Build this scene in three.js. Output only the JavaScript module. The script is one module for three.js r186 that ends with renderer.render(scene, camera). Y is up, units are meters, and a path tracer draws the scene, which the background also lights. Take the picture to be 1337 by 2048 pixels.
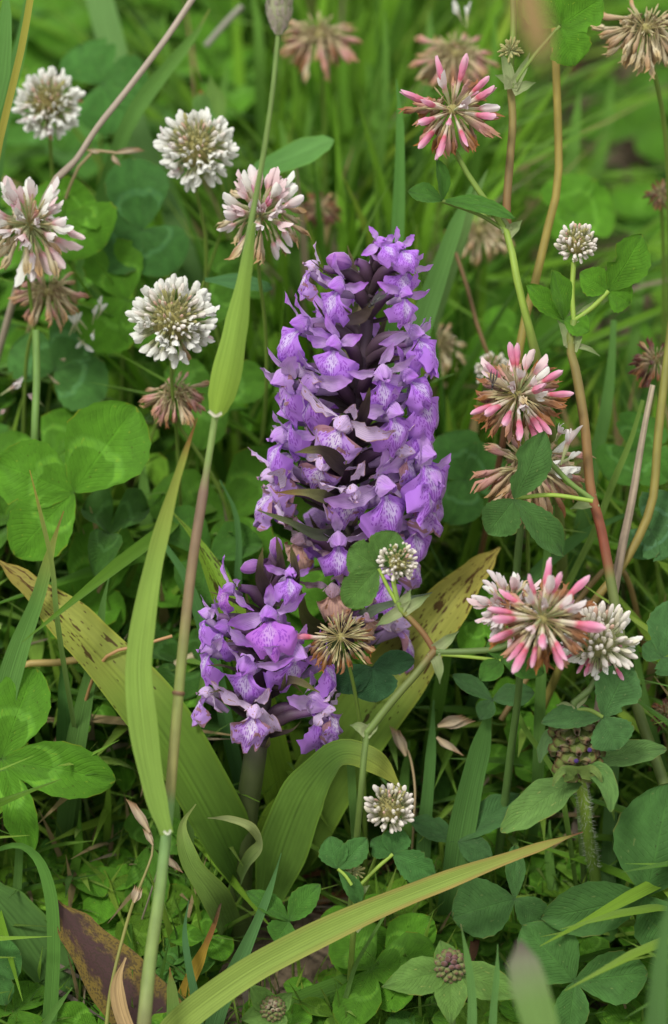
import * as THREE from 'three';
import { mergeGeometries } from 'three/addons/utils/BufferGeometryUtils.js';

// ---------------------------------------------------------------- camera, sky, sun, exposure
const scene = new THREE.Scene();
const FOV = 17.4, DIST = 0.75, PITCH = 35 * Math.PI / 180;
const camera = new THREE.PerspectiveCamera(FOV, 668 / 1024, 0.03, 120);
const AIM = new THREE.Vector3(0, 0.1, 0);                          // a point on the orchid, in focus
const FWD = new THREE.Vector3(0, -Math.sin(PITCH), -Math.cos(PITCH));
const UPV = new THREE.Vector3(0, Math.cos(PITCH), -Math.sin(PITCH));
const EYE = AIM.clone().addScaledVector(FWD, -DIST);
camera.position.copy(EYE); camera.lookAt(AIM); camera.updateMatrixWorld();
camera.focus = DIST - 0.006; camera.userData.fStop = 11;

function overcastSky() {
  const w = 64, h = 32, d = new Float32Array(w * h * 4);
  for (let j = 0; j < h; j++) for (let i = 0; i < w; i++) {
    const el = ((j + 0.5) / h - 0.5) * Math.PI, k = (j * w + i) * 4;
    const l = el > 0 ? 0.55 + 0.45 * Math.sin(el) : 0.10;
    d[k] = l * (el > 0 ? 1.0 : 0.8); d[k + 1] = l * 1.0; d[k + 2] = l * (el > 0 ? 0.98 : 0.5); d[k + 3] = 1;
  }
  const t = new THREE.DataTexture(d, w, h, THREE.RGBAFormat, THREE.FloatType);
  t.mapping = THREE.EquirectangularReflectionMapping; t.magFilter = THREE.LinearFilter; t.needsUpdate = true;
  return t;
}
const SKY = overcastSky();
scene.background = SKY; scene.environment = SKY; scene.backgroundIntensity = 1.0; scene.environmentIntensity = 1.0;
const sun = new THREE.DirectionalLight(new THREE.Color(1, 0.97, 0.9), 1.9);
sun.position.set(-0.9, 2.4, 1.0); sun.castShadow = true; sun.shadow.radius = 22;
sun.shadow.mapSize.set(2048, 2048); Object.assign(sun.shadow.camera, { left: -0.5, right: 0.5, top: 0.6, bottom: -0.5, near: 0.1, far: 6 });
scene.add(sun, sun.target);
const renderer = new THREE.WebGLRenderer({ antialias: true });
renderer.toneMapping = THREE.LinearToneMapping; renderer.toneMappingExposure = 1.33;
renderer.shadowMap.enabled = true; renderer.setSize(668, 1024);

// ---------------------------------------------------------------- helpers
const V3 = (x, y, z) => new THREE.Vector3(x, y, z);
function rng(seed) { let a = seed >>> 0; return () => { a = (a + 0x6D2B79F5) | 0; let t = Math.imul(a ^ (a >>> 15), 1 | a); t = (t + Math.imul(t ^ (t >>> 7), 61 | t)) ^ t; return ((t ^ (t >>> 14)) >>> 0) / 4294967296; }; }
const R = rng(20240611);
const rr = (a, b) => a + (b - a) * R();
const clamp = (x, a, b) => Math.min(b, Math.max(a, x));
const mix = (a, b, t) => a + (b - a) * t;
const smooth = (a, b, x) => { const t = clamp((x - a) / (b - a), 0, 1); return t * t * (3 - 2 * t); };
const mixc = (a, b, t) => [mix(a[0], b[0], t), mix(a[1], b[1], t), mix(a[2], b[2], t)];
const mulc = (a, k) => [a[0] * k, a[1] * k, a[2] * k];
function hash2(i, j, s) { let h = Math.imul(i, 374761393) + Math.imul(j, 668265263) + Math.imul(s, 974634541); h = Math.imul(h ^ (h >>> 13), 1274126177); return ((h ^ (h >>> 16)) >>> 0) / 4294967296; }
function noise(x, y, s = 0, px = 0, py = 0) {                       // value noise, periodic when px, py given
  const i = Math.floor(x), j = Math.floor(y), f = x - i, g = y - j, u = f * f * (3 - 2 * f), v = g * g * (3 - 2 * g);
  const m = (n, p) => p ? ((n % p) + p) % p : n, i0 = m(i, px), i1 = m(i + 1, px), j0 = m(j, py), j1 = m(j + 1, py);
  return mix(mix(hash2(i0, j0, s), hash2(i1, j0, s), u), mix(hash2(i0, j1, s), hash2(i1, j1, s), u), v);
}
const fbm = (x, y, s, px = 0, py = 0) => 0.5 * noise(x, y, s, px, py) + 0.3 * noise(2 * x, 2 * y, s + 1, 2 * px, 2 * py) + 0.2 * noise(4 * x, 4 * y, s + 2, 4 * px, 4 * py);

// where things stand: the photograph's own measure (1337 x 2048) turned into metres. TAN is the half height of the view at one metre
const TAN = Math.tan(FOV * Math.PI / 360), UNIT = 2 * TAN * DIST / 2048;       // metres per measure unit at the focus distance
function ray(x, y) { const k = 2 * TAN / 2048; return FWD.clone().add(V3((x - 668.5) * k, 0, 0)).addScaledVector(UPV, (1024 - y) * k); }
const A = (x, y, d = 0) => EYE.clone().addScaledVector(ray(x, y), DIST + d);                 // d metres beyond the plane of focus
const W = (x, y, z) => { const r = ray(x, y); return EYE.clone().addScaledVector(r, (z - EYE.z) / r.z); };   // on the upright plane at z
const depthScale = (p) => p.clone().sub(EYE).dot(FWD) / DIST * UNIT;           // metres per unit at point p
const onPlane = (x, y, c, n) => { const r = ray(x, y); return EYE.clone().addScaledVector(r, c.clone().sub(EYE).dot(n) / r.dot(n)); };

const used = new Map();
function numbered(name) { const n = used.get(name) ?? 0; used.set(name, n + 1); return n ? `${name}_${String(n).padStart(3, '0')}` : name; }
function tag(o, label, category, group) { if (label) o.userData.label = label; if (category) o.userData.category = category; if (group) o.userData.group = group; return o; }
function thing(name, base, label, category, group) { const o = new THREE.Group(); o.name = numbered(name); o.position.copy(base); scene.add(o); o.userData.kind = 'thing'; return tag(o, label, category, group); }
function mesh(name, geo, mat) { const m = new THREE.Mesh(geo, mat); m.name = numbered(name); m.castShadow = m.receiveShadow = true; return m; }
// a part whose geometry was worked out in the place itself: brought into its parent's frame
function part(name, geo, mat, root, parent = root, label) {
  const off = V3(0, 0, 0); for (let o = parent; o && o !== scene; o = o.parent) off.add(o.position);
  geo.translate(-off.x, -off.y, -off.z);
  const m = mesh(name, geo, mat); parent.add(m); if (label) m.userData.label = label; return m;
}
function sub(name, parent, pos) { const g = new THREE.Group(); g.name = numbered(name); const off = V3(0, 0, 0); for (let o = parent; o && o !== scene; o = o.parent) off.add(o.position); g.position.copy(pos).sub(off); parent.add(g); return g; }
function build(pos, idx, uv, col) {
  const g = new THREE.BufferGeometry();
  g.setAttribute('position', new THREE.Float32BufferAttribute(pos, 3));
  g.setAttribute('uv', new THREE.Float32BufferAttribute(uv, 2));
  g.setAttribute('color', new THREE.Float32BufferAttribute(col, 3));
  g.setIndex(idx); g.computeVertexNormals(); return g;
}
function grid(nu, nv, f) {                                            // f(u, v) -> { p, c } with u, v in 0..1
  const pos = [], uv = [], col = [], idx = [];
  for (let j = 0; j <= nv; j++) for (let i = 0; i <= nu; i++) {
    const q = f(i / nu, j / nv); pos.push(q.p.x, q.p.y, q.p.z); uv.push(...(q.uv ?? [i / nu, j / nv])); col.push(...q.c);
  }
  for (let j = 0; j < nv; j++) for (let i = 0; i < nu; i++) { const a = j * (nu + 1) + i, b = a + 1, c = a + nu + 1, d = c + 1; idx.push(a, b, d, a, d, c); }
  return build(pos, idx, uv, col);
}
const curveOf = (pts) => new THREE.CatmullRomCurve3(pts, false, 'centripetal');
function table(list) { return (t) => { if (typeof list === 'number') return list; if (typeof list === 'function') return list(t); let i = 0; while (i < list.length - 2 && t > list[i + 1][0]) i++; const [a, x] = list[i], [b, y] = list[i + 1], k = smooth(a, b, t); return Array.isArray(x) ? mixc(x, y, k) : mix(x, y, k); }; }
// a leaf blade along a line: w width, n the way its face looks, fold its keel, twist in radians, ruffle of its edges
function ribbon(pts, { w, n = V3(0, 0.6, 0.8), fold = 0.25, nv = 24, nu = 4, col, twist = 0, ruffle = 0, seed = 1, vlen = 0.05 }) {
  const cv = pts.length > 1 && pts.getPoint ? pts : curveOf(pts), wf = table(w), cf = typeof col === 'function' ? col : typeof col[0] === 'number' ? () => col : table(col), tw = table(twist), len = cv.getLength();
  const row = [];
  for (let j = 0; j <= nv; j++) {
    const t = j / nv, p = cv.getPointAt(t), T = cv.getTangentAt(t), nn = typeof n === 'function' ? n(t) : n;
    let S = T.clone().cross(nn).normalize(); S.applyAxisAngle(T, tw(t));
    row.push({ p, S, N: S.clone().cross(T).normalize(), t });
  }
  return grid(nu, nv, (u, v) => {
    const r = row[Math.round(v * nv)], s = u * 2 - 1, hw = wf(v) / 2, lift = fold * Math.abs(s) ** 1.4 * hw + ruffle * hw * (noise(v * 9, s > 0 ? 3 : 7, seed) - 0.5) * Math.abs(s) * 2;
    return { p: r.p.clone().addScaledVector(r.S, s * hw).addScaledVector(r.N, lift), c: cf(v, s), uv: [u, v * len / vlen] };
  });
}
function tube(pts, { r, seg = 7, nv = 16, col, lump = 0, seed = 1, squash = 1 }) {
  const cv = curveOf(pts), rf = table(r), cf = typeof col === 'function' ? col : typeof col[0] === 'number' ? () => col : table(col), len = cv.getLength();
  const fr = cv.computeFrenetFrames(nv, false), g = grid(seg, nv, (u, v) => {
    const j = Math.round(v * nv), a = u * Math.PI * 2, k = rf(v) * (1 + lump * (noise(v * 14, (u % 1) * 3, seed, 0, 0) - 0.5));
    return { p: cv.getPointAt(v).addScaledVector(fr.normals[j], Math.cos(a) * k).addScaledVector(fr.binormals[j], Math.sin(a) * k * squash), c: cf(v, u), uv: [u, v * len / 0.02] };
  });
  return seamless(g, seg, nv);
}
function seamless(g, seg, nv) { const n = g.attributes.normal; for (let j = 0; j <= nv; j++) { const a = j * (seg + 1), b = a + seg; const v = V3(n.getX(a) + n.getX(b), n.getY(a) + n.getY(b), n.getZ(a) + n.getZ(b)).normalize(); n.setXYZ(a, v.x, v.y, v.z); n.setXYZ(b, v.x, v.y, v.z); } return g; }
const SHAPE = {
  round: (t) => Math.sin(Math.PI * t ** 1.22) ** 0.62,
  oval: (t) => Math.sin(Math.PI * t ** 1.08) ** 0.75,
  wedge: (t) => Math.sin(Math.PI * Math.min(1, t ** 1.7)) ** 0.66,
  lance: (t) => Math.sin(Math.PI * t ** 0.8) ** 1.05,
};
// one leaflet: a toothed oval sheet from base to tip, width w, face along n
function leaflet(base, tip, w, n, { shape = 'round', col = [0.06, 0.19, 0.04], fold = 0.2, curl = 0.08, notch = 0.03, teeth = 0.02, nu = 8, nv = 18, seed = 1, droop = 0, cut = null } = {}) {
  const T = tip.clone().sub(base), len = T.length(); T.normalize();
  const S = T.clone().cross(n).normalize(), N = S.clone().cross(T).normalize(), sh = SHAPE[shape];
  return grid(nu, nv, (u, v) => {
    const t = (1 - Math.cos(Math.PI * v)) / 2, s = u * 2 - 1;
    let hw = sh(t) * w / 2 * (1 + 0.10 * (noise(t * 4, s > 0 ? 1 : 5, seed) - 0.5));
    if (Math.abs(s) > 0.99) hw *= 1 + teeth * ((v * nv) % 2 < 1 ? 1 : -1);
    if (cut && Math.sign(s) === cut[2]) hw *= 1 - cut[3] * smooth(cut[0], mix(cut[0], cut[1], 0.3), t) * (1 - smooth(mix(cut[0], cut[1], 0.7), cut[1], t)) * smooth(0.2, 0.9, Math.abs(s));
    const along = t * len * (1 - notch * Math.exp(-((s / 0.3) ** 2)) * smooth(0.6, 1, t));
    const h = fold * Math.abs(s) ** 1.3 * hw + curl * len * 4 * t * (1 - t) - droop * len * t * t + (noise(t * 3.1 + seed, s * 1.7 + 9, seed) - 0.5) * 0.07 * len * smooth(0, 0.4, t);
    const k = 0.9 + 0.2 * noise(t * 3, s * 2 + 4, seed + 3);
    return { p: base.clone().addScaledVector(T, along).addScaledVector(S, s * hw).addScaledVector(N, h), c: Array.isArray(col) ? mulc(col, k) : mulc(col(t, s), k), uv: [u, t] };
  });
}

// ---------------------------------------------------------------- textures: grain, veins, spots and wear
function tex(w, h, f, { srgb = true, repeat = false } = {}) {
  const d = new Uint8Array(w * h * 4);
  const enc = srgb ? (x) => (x <= 0.0031308 ? 12.92 * x : 1.055 * Math.max(x, 0) ** (1 / 2.4) - 0.055) : (x) => x;
  for (let j = 0; j < h; j++) for (let i = 0; i < w; i++) { const c = f((i + 0.5) / w, (j + 0.5) / h), k = (j * w + i) * 4; for (let a = 0; a < 3; a++) d[k + a] = clamp(Math.round(255 * enc(c[a])), 0, 255); d[k + 3] = 255; }
  const t = new THREE.DataTexture(d, w, h, THREE.RGBAFormat); t.magFilter = THREE.LinearFilter; t.minFilter = THREE.LinearMipmapLinearFilter; t.generateMipmaps = true;
  if (srgb) t.colorSpace = THREE.SRGBColorSpace;
  t.wrapS = t.wrapT = THREE.RepeatWrapping; t.needsUpdate = true; return t;
}
const grey = (x) => [x, x, x];
// veins of a clover leaflet: midrib and slanting side veins
function veins(u, v) { const s = Math.abs(u - 0.5) * 2, q = (v - s * 0.30) * 15 + 0.25 * noise(u * 9, v * 9, 5), f = Math.abs(q - Math.round(q)); return Math.max(smooth(0.05, 0.0, s), (1 - smooth(0.02, 0.16, f)) * 0.75 * smooth(1, 0.6, s)); }
const leafColor = (mark) => tex(256, 256, (u, v) => {
  const s = Math.abs(u - 0.5) * 2, ve = veins(u, v), n = fbm(u * 7, v * 7, 11), fine = noise(u * 70, v * 70, 14);
  let l = 0.80 + 0.42 * (n - 0.5) + 0.12 * (fine - 0.5); let c = [l + 0.10 * ve, l + 0.13 * ve, l + 0.05 * ve];
  if (mark) { const m = Math.hypot(v, s * 0.44) - 0.47 + 0.05 * (noise(u * 10, 3, 8) - 0.5), band = (m > 0 ? smooth(0.10, 0.02, m) : smooth(-0.03, 0, m)) * smooth(1.0, 0.75, s) * (0.35 + 0.75 * noise(u * 9, v * 30, 21)); c = mixc(c, [1.65, 1.45, 2.9], Math.min(1, band) * 0.85); }
  if (noise(u * 17, v * 17, 33) > 0.94) c = mixc(c, [2.2, 1.2, 1.6], 0.6); if (noise(u * 29, v * 29, 35) > 0.955) c = mixc(c, [0.5, 0.25, 0.4], 0.7); if (Math.max(s, v) > 0.965 && noise(u * 8, v * 8, 37) > 0.5) c = mixc(c, [2.0, 0.85, 0.8], 0.6);
  return c.map((x) => x * 0.6);
});
const leafBump = tex(256, 256, (u, v) => grey(0.6 - 0.5 * veins(u, v) + 0.25 * (fbm(u * 12, v * 12, 2) - 0.5)), { srgb: false });
const grassMap = tex(128, 512, (u, v) => { const s = Math.abs(Math.sin(u * Math.PI * 11)), l = 0.80 + 0.08 * s + 0.26 * (noise(u * 24, v * 3, 3, 24, 3) - 0.5) + 0.14 * (fbm(u * 3, v * 8, 7, 3, 8) - 0.5) + (Math.abs(u - 0.5) < 0.035 ? 0.14 : 0); return [l, l, l * 0.95]; });
const grassBump = tex(128, 64, (u) => grey(0.5 + 0.5 * Math.sin(u * Math.PI * 22)), { srgb: false });
const stemMap = tex(64, 256, (u, v) => { const l = 0.82 + 0.25 * (noise(u * 10, v * 5, 3, 10, 5) - 0.5) + 0.2 * (fbm(u * 4, v * 8, 9, 4, 8) - 0.5); return [l * 1.03, l, l * 0.95]; });
const petalMap = tex(128, 256, (u, v) => { const k = u * 13 + 0.8 * (noise(u * 5, v * 3, 4) - 0.5), f = Math.abs(k - Math.round(k)), vein = (1 - smooth(0.06, 0.26, f)) * smooth(1, 0.3, v) * noise(Math.round(k) * 3.1, v * 4, 8); const l = 0.88 + 0.26 * (fbm(u * 6, v * 6, 6) - 0.5); return [l - 0.38 * vein, l - 0.55 * vein, l - 0.16 * vein]; });
const petalWorn = tex(128, 256, (u, v) => { const e = Math.max(Math.abs(u - 0.5) * 2, v * 1.02), n = fbm(u * 7, v * 9, 16), k = u * 11, f = Math.abs(k - Math.round(k)), vein = (1 - smooth(0.05, 0.26, f)) * 0.8; const br = Math.max(smooth(0.86, 1.0, e + 0.35 * (n - 0.5)), smooth(0.68, 0.74, n) * 0.9); const l = 0.95 + 0.22 * (n - 0.5); return mixc([l - 0.2 * vein, l - 0.28 * vein, l - 0.1 * vein], [0.55, 0.38, 0.14], br * 0.85); });
const lipMap = (deep, fade) => tex(192, 192, (u, v) => {
  const s = (u - 0.5) * 2, r = Math.hypot(s * 0.95, v - 0.18), n = fbm(u * 6, v * 6, 40);
  let c = mixc(mixc([0.66, 0.50, 0.82], [0.76, 0.64, 0.80], fade), mixc([0.50, 0.20, 0.78], [0.52, 0.30, 0.70], fade), smooth(0.10, 0.5, r + 0.35 * (n - 0.5)));
  c = mixc(c, [0.48, 0.07, 0.52], deep * 0.6);
  const q = Math.abs(s) * 9.5, row = Math.round(q), f = Math.abs(q - row), on = noise(row * 7.3 + (s > 0 ? 50 : 0), v * 19, 51) > 0.52;
  const loop = Math.abs(Math.hypot(s * 0.9, v - 0.35) - 0.42 - 0.04 * (n - 0.5)) < 0.02 && noise(u * 26, v * 26, 52) > 0.42;
  if ((f < 0.27 && on && r < 0.68 + 0.2 * n && v > 0.06) || loop) c = mixc(c, [0.24, 0.03, 0.46], 0.72);
  if (fade > 0.4 && (n > 0.66 || Math.max(Math.abs(s), v) + 0.4 * (n - 0.5) > 0.97)) c = mixc(c, [0.30, 0.13, 0.045], 0.75);
  return c;
});
const spotted = (dens) => tex(256, 1024, (u, v) => {
  const l = 0.86 + 0.022 * Math.sin(u * 90) + 0.03 * Math.sin(u * 57 + 1) + 0.34 * (fbm(u * 5, v * 9, 61) - 0.5) + (Math.abs(u - 0.5) < 0.02 ? -0.15 : 0);
  const e = Math.abs(u - 0.5) * 2; let c = mixc([l, l, l * 0.9], [1.35 * l, 1.15 * l, 0.8 * l], smooth(0.86, 0.98, e) * 0.8);
  const b = 0.6 * fbm(u * 6, v * 13, 63) + 0.4 * fbm(u * 20, v * 46, 68), a = dens * smooth(0.42, 0.92, v);
  if (a > 0.02) c = mixc(c, [0.22, 0.10, 0.14], 0.92 * smooth(0.72 - 0.15 * a, 0.75 - 0.15 * a, b));
  const i2 = Math.floor(u * 22), j2 = Math.floor(v * 60), sx = hash2(i2, j2, 5), sy = hash2(i2, j2, 6);
  if (hash2(i2, j2, 7) < 0.22 * a && Math.hypot((u * 22 - i2 - 0.3 - 0.4 * sx) * 1.0, v * 60 - j2 - 0.3 - 0.4 * sy) < 0.12 + 0.2 * sx) c = mixc(c, [0.25, 0.13, 0.16], 0.8);
  return c;
});
const rotMap = tex(256, 512, (u, v) => { const e = Math.abs(u - 0.5) * 2, n = fbm(u * 7, v * 14, 71), sp = noise(u * 55, v * 110, 73); const c = mixc([0.075, 0.03, 0.028], [0.22, 0.15, 0.02], smooth(0.35, 0.75, e + 0.9 * (n - 0.5))); return sp > 0.62 ? mixc(c, [0.05, 0.03, 0.012], 0.6) : mulc(c, 0.8 + 0.5 * n); });
const dryMap = tex(64, 256, (u, v) => { const l = 0.75 + 0.5 * (noise(u * 18, v * 4, 81, 18, 4) - 0.5) + 0.3 * (fbm(u * 4, v * 14, 84, 4, 14) - 0.5); return [l, l * 0.97, l * 0.93]; });
const soilMap = tex(512, 512, (u, v) => { const a = fbm(u * 8, v * 8, 91, 8, 8), b = noise(u * 90, v * 90, 94, 90, 90), c = fbm(u * 40, v * 40, 96, 40, 40); const l = 0.35 + 0.7 * a + 0.3 * (b - 0.5) + 0.5 * (c - 0.5); return [0.27 * l, 0.20 * l, 0.13 * l]; });
const soilBump = tex(512, 512, (u, v) => grey(0.5 * fbm(u * 20, v * 20, 97, 20, 20) + 0.5 * noise(u * 90, v * 90, 94, 90, 90)), { srgb: false });
soilMap.repeat.set(5, 5); soilBump.repeat.set(5, 5);

const LEAFGAIN = 1 / 0.6;
const phys = (o) => new THREE.MeshPhysicalMaterial({ vertexColors: true, side: THREE.DoubleSide, thickness: 0, roughness: 0.95, ...o });
const M = {
  leaf: phys({ color: new THREE.Color(LEAFGAIN, LEAFGAIN, LEAFGAIN), map: leafColor(false), bumpMap: leafBump, bumpScale: 0.00025, transmission: 0.28, clearcoat: 0.05, clearcoatRoughness: 0.45, specularIntensity: 0.22 }),
  leafMark: phys({ color: new THREE.Color(LEAFGAIN, LEAFGAIN, LEAFGAIN), map: leafColor(true), bumpMap: leafBump, bumpScale: 0.00025, transmission: 0.28, clearcoat: 0.05, clearcoatRoughness: 0.45, specularIntensity: 0.22 }),
  grass: phys({ map: grassMap, bumpMap: grassBump, bumpScale: 0.00004, transmission: 0.38, clearcoat: 0.05, clearcoatRoughness: 0.45, specularIntensity: 0.22 }),
  orchidLeaf: phys({ map: spotted(1), bumpMap: grassBump, bumpScale: 0.00004, transmission: 0.2, clearcoat: 0.10, clearcoatRoughness: 0.45, specularIntensity: 0.22 }),
  orchidPlain: phys({ map: spotted(0.0), bumpMap: grassBump, bumpScale: 0.00004, transmission: 0.2, clearcoat: 0.10, clearcoatRoughness: 0.45, specularIntensity: 0.22 }),
  stem: phys({ map: stemMap, roughness: 0.6 }),
  petal: phys({ map: petalMap, transmission: 0.3, clearcoat: 0.08, clearcoatRoughness: 0.4 }),
  petalWorn: phys({ map: petalWorn, transmission: 0.3 }),
  lip: [phys({ map: lipMap(0, 0), transmission: 0.25 }), phys({ map: lipMap(0.7, 0), transmission: 0.25 }), phys({ map: lipMap(0, 0.8), transmission: 0.25 })],
  floret: phys({ transmission: 0.22 }),
  dull: phys({ map: stemMap, roughness: 0.85 }),
  rot: phys({ map: rotMap, roughness: 0.8 }),
  dry: phys({ map: dryMap, roughness: 0.85 }),
  soil: new THREE.MeshStandardMaterial({ map: soilMap, bumpMap: soilBump, bumpScale: 0.003, roughness: 1 }),
  insect: phys({ roughness: 0.3 }),
  wing: phys({ roughness: 0.95, transmission: 0.5 }),
};
// colours of the living things themselves
const C = {
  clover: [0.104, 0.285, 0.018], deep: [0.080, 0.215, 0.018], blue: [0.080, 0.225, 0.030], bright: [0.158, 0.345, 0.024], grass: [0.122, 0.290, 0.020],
  lime: [0.290, 0.450, 0.058], olive: [0.150, 0.270, 0.022], yellow: [0.45, 0.38, 0.06], straw: [0.40, 0.31, 0.17], dry: [0.30, 0.25, 0.19], rust: [0.22, 0.09, 0.025], orange: [0.42, 0.22, 0.04],
  stemgreen: [0.170, 0.280, 0.040], stembrown: [0.22, 0.15, 0.05], purplebrown: [0.13, 0.07, 0.07],
};

// ---------------------------------------------------------------- the ground: one sheet of crumbly soil out to the horizon
{
  const n = 180, g = grid(n, n, (u, v) => {
    const f = (s) => { const q = s * 2 - 1; return 0.9 * q + 39 * Math.sign(q) * Math.abs(q) ** 7; };
    const x = f(u), z = f(v) - 0.3, near = smooth(3, 1, Math.hypot(x, z));
    const y = near * (0.012 * (fbm(x * 18 + 40, z * 18 + 40, 5) - 0.62) + 0.006 * (noise(x * 75 + 90, z * 75 + 90, 6) - 0.8));
    const green = smooth(1.2, 4, Math.hypot(x, z));
    return { p: V3(x, Math.min(y, 0.002), z), c: mixc([1, 1, 1], [0.55, 1.5, 0.4], green), uv: [x / 0.6, z / 0.6] };
  });
  M.soil.vertexColors = true;
  const m = mesh('ground', g, M.soil); scene.add(m); m.userData.kind = 'structure'; m.userData.label = 'bare brown soil showing between the meadow plants';
}

// ---------------------------------------------------------------- stuff nobody could count: grass, clover cover, dead litter
function instanced(name, geo, mat, list, label) {
  const m = new THREE.InstancedMesh(geo, mat, list.length); m.name = name; m.castShadow = m.receiveShadow = true;
  const c = new THREE.Color();
  list.forEach((q, i) => { m.setMatrixAt(i, q.m); m.setColorAt(i, c.setRGB(...q.c)); });
  m.userData.kind = 'stuff'; m.userData.label = label; scene.add(m); return m;
}
const compose = (p, e, s) => new THREE.Matrix4().compose(p, new THREE.Quaternion().setFromEuler(new THREE.Euler(...e, 'YXZ')), s);
const groundAt = (x, y) => { const r = ray(x, y); return EYE.clone().addScaledVector(r, -EYE.y / r.y); };
const PATCHES = [[1215, 215, 120, 100, 1], [1140, 330, 110, 70, 0.8], [1150, 640, 130, 110, 1], [1060, 560, 100, 60, 0.9], [880, 860, 70, 80, 0.8], [1080, 1080, 60, 60, 0.6]].map(([x, y, rx, ry, k]) => { const c = groundAt(x, y), a = groundAt(x + rx, y), b = groundAt(x, y - ry); return [c.x, c.z, a.x - c.x, c.z - b.z, k]; });
const bare = (x, z) => { let m = 0; for (const [cx, cz, rx, rz, k] of PATCHES) m = Math.max(m, k * Math.exp(-((((x - cx) / rx) ** 2 + ((z - cz) / rz) ** 2) ** 2) * 0.7)); return m; };
function bladeGeo(bend, wmax, seed) {
  const pts = []; for (let k = 0; k <= 4; k++) { const t = k / 4; pts.push(V3(0, t * (1 - 0.35 * bend * t), bend * t * t)); }
  return ribbon(pts, { w: [[0, wmax * 0.8], [0.35, wmax], [0.75, wmax * 0.7], [1, wmax * 0.04]], n: V3(0, 0.3, 1), fold: 0.35, nv: 9, nu: 2, col: [[0, [0.75, 0.8, 0.6]], [0.3, [1, 1, 1]], [1, [1.1, 1.05, 0.9]]], vlen: 0.6, seed });
}
// loose growth keeps to the ground behind the flowers, and stays low close to the lens
const open = (x, y, z) => { const v = V3(x, y, z).sub(EYE), d = v.dot(FWD), [px, py] = project(V3(x, y, z)); if (Math.abs(px - 668) > 900) return d > DIST - 0.09 || y < 0.05; if (py > 1900) return d > DIST - 0.012; if (py > 1480 && px < 330) return d > DIST + 0.008; if (py > 1680 && (px < 430 || px > 740)) return d > DIST + (px > 880 ? 0.006 : -0.008); return d > DIST + (py > 1100 && px > 430 && px < 1000 ? 0.036 : 0.02); };
{
  const lists = [[], [], []], kinds = [bladeGeo(0.25, 0.028, 1), bladeGeo(0.7, 0.034, 2), bladeGeo(1.1, 0.03, 3)];
  for (let i = 0; i < 28500; i++) {
    const near = i >= 9000, far = near || i % 3, z = near ? (i > 18500 ? rr(-0.09, 0.05) : rr(-0.05, 0.10)) : far ? rr(-0.85, 0.10) : rr(-0.42, -0.08), x = near ? rr(-0.13, 0.13) : far ? rr(-0.42, 0.42) : rr(-0.03, 0.075);
    if (R() < bare(x, z) * 1.5) continue;
    if (x < -0.02 && !near && R() < 0.5) continue; if (x > 0.03 && !near && R() < 0.62) continue;
    const clump = noise(x * 16 + 50, z * 16 + 50, 15); if (far && R() > clump * 1.35) continue;
    let h = (near ? (i > 18500 ? rr(0.03, 0.095) : rr(0.015, 0.07)) : far ? rr(0.03, 0.10) : rr(0.06, 0.15)) * (!near && z > -0.02 ? 0.6 : 1) * (!near && x > 0.035 ? 0.5 : 1);
    const tilt = rr(-0.35, 0.35), yaw = rr(0, 6.28), b = R() < 0.62 ? 0 : R() < 0.7 ? 1 : 2;
    if (!open(x, h, z) || !open(x, h * 0.6, z + h * 0.5)) { h *= 0.35; if (!open(x, h, z)) continue; }
    const q = R(), k = rr(0.75, 1.3) , c = q < 0.72 ? mixc(C.grass, near ? C.lime : C.bright, R() * (near ? 0.7 : 1)) : q < 0.9 ? C.deep : q < (near ? 0.91 : 0.94) ? C.lime : q < 0.97 ? C.straw : C.dry;
    lists[b].push({ m: compose(V3(x, -0.003, z), [tilt, yaw, rr(-0.25, 0.25)], V3(h * rr(0.7, 1.2) * (near ? 1.7 : 1), h, h)), c: mulc(c, k) });
  }
  for (let i = 0; i < 3; i++) instanced(['grass', 'arching_grass', 'curling_grass'][i], kinds[i], M.grass, lists[i], ['fine upright green grass filling the meadow', 'arching green grass between the clovers', 'curling short grass near the soil'][i]);
}
function trifoliate(seed) {
  const gs = [], c = V3(0, 1, 0), r = rng(seed);
  for (let k = 0; k < 3; k++) { const a = k * 2.09 + r() * 0.3, l = 0.40 + r() * 0.08; gs.push(leaflet(c.clone(), V3(Math.sin(a) * l, 1 + 0.10 * (r() - 0.3), Math.cos(a) * l), l * 0.86, V3(0, 1, 0), { shape: 'round', col: [1, 1, 1], nu: 4, nv: 8, curl: 0.06, fold: 0.25, seed: seed * 7 + k })); }
  gs.push(tube([V3(0.1, 0, 0.05), V3(0.06, 0.5, 0.04), c], { r: [[0, 0.02], [1, 0.014]], seg: 4, nv: 5, col: [[0, [1.6, 1.2, 1]], [1, [1.5, 1.4, 1]]] }));
  return mergeGeometries(gs);
}
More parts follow.
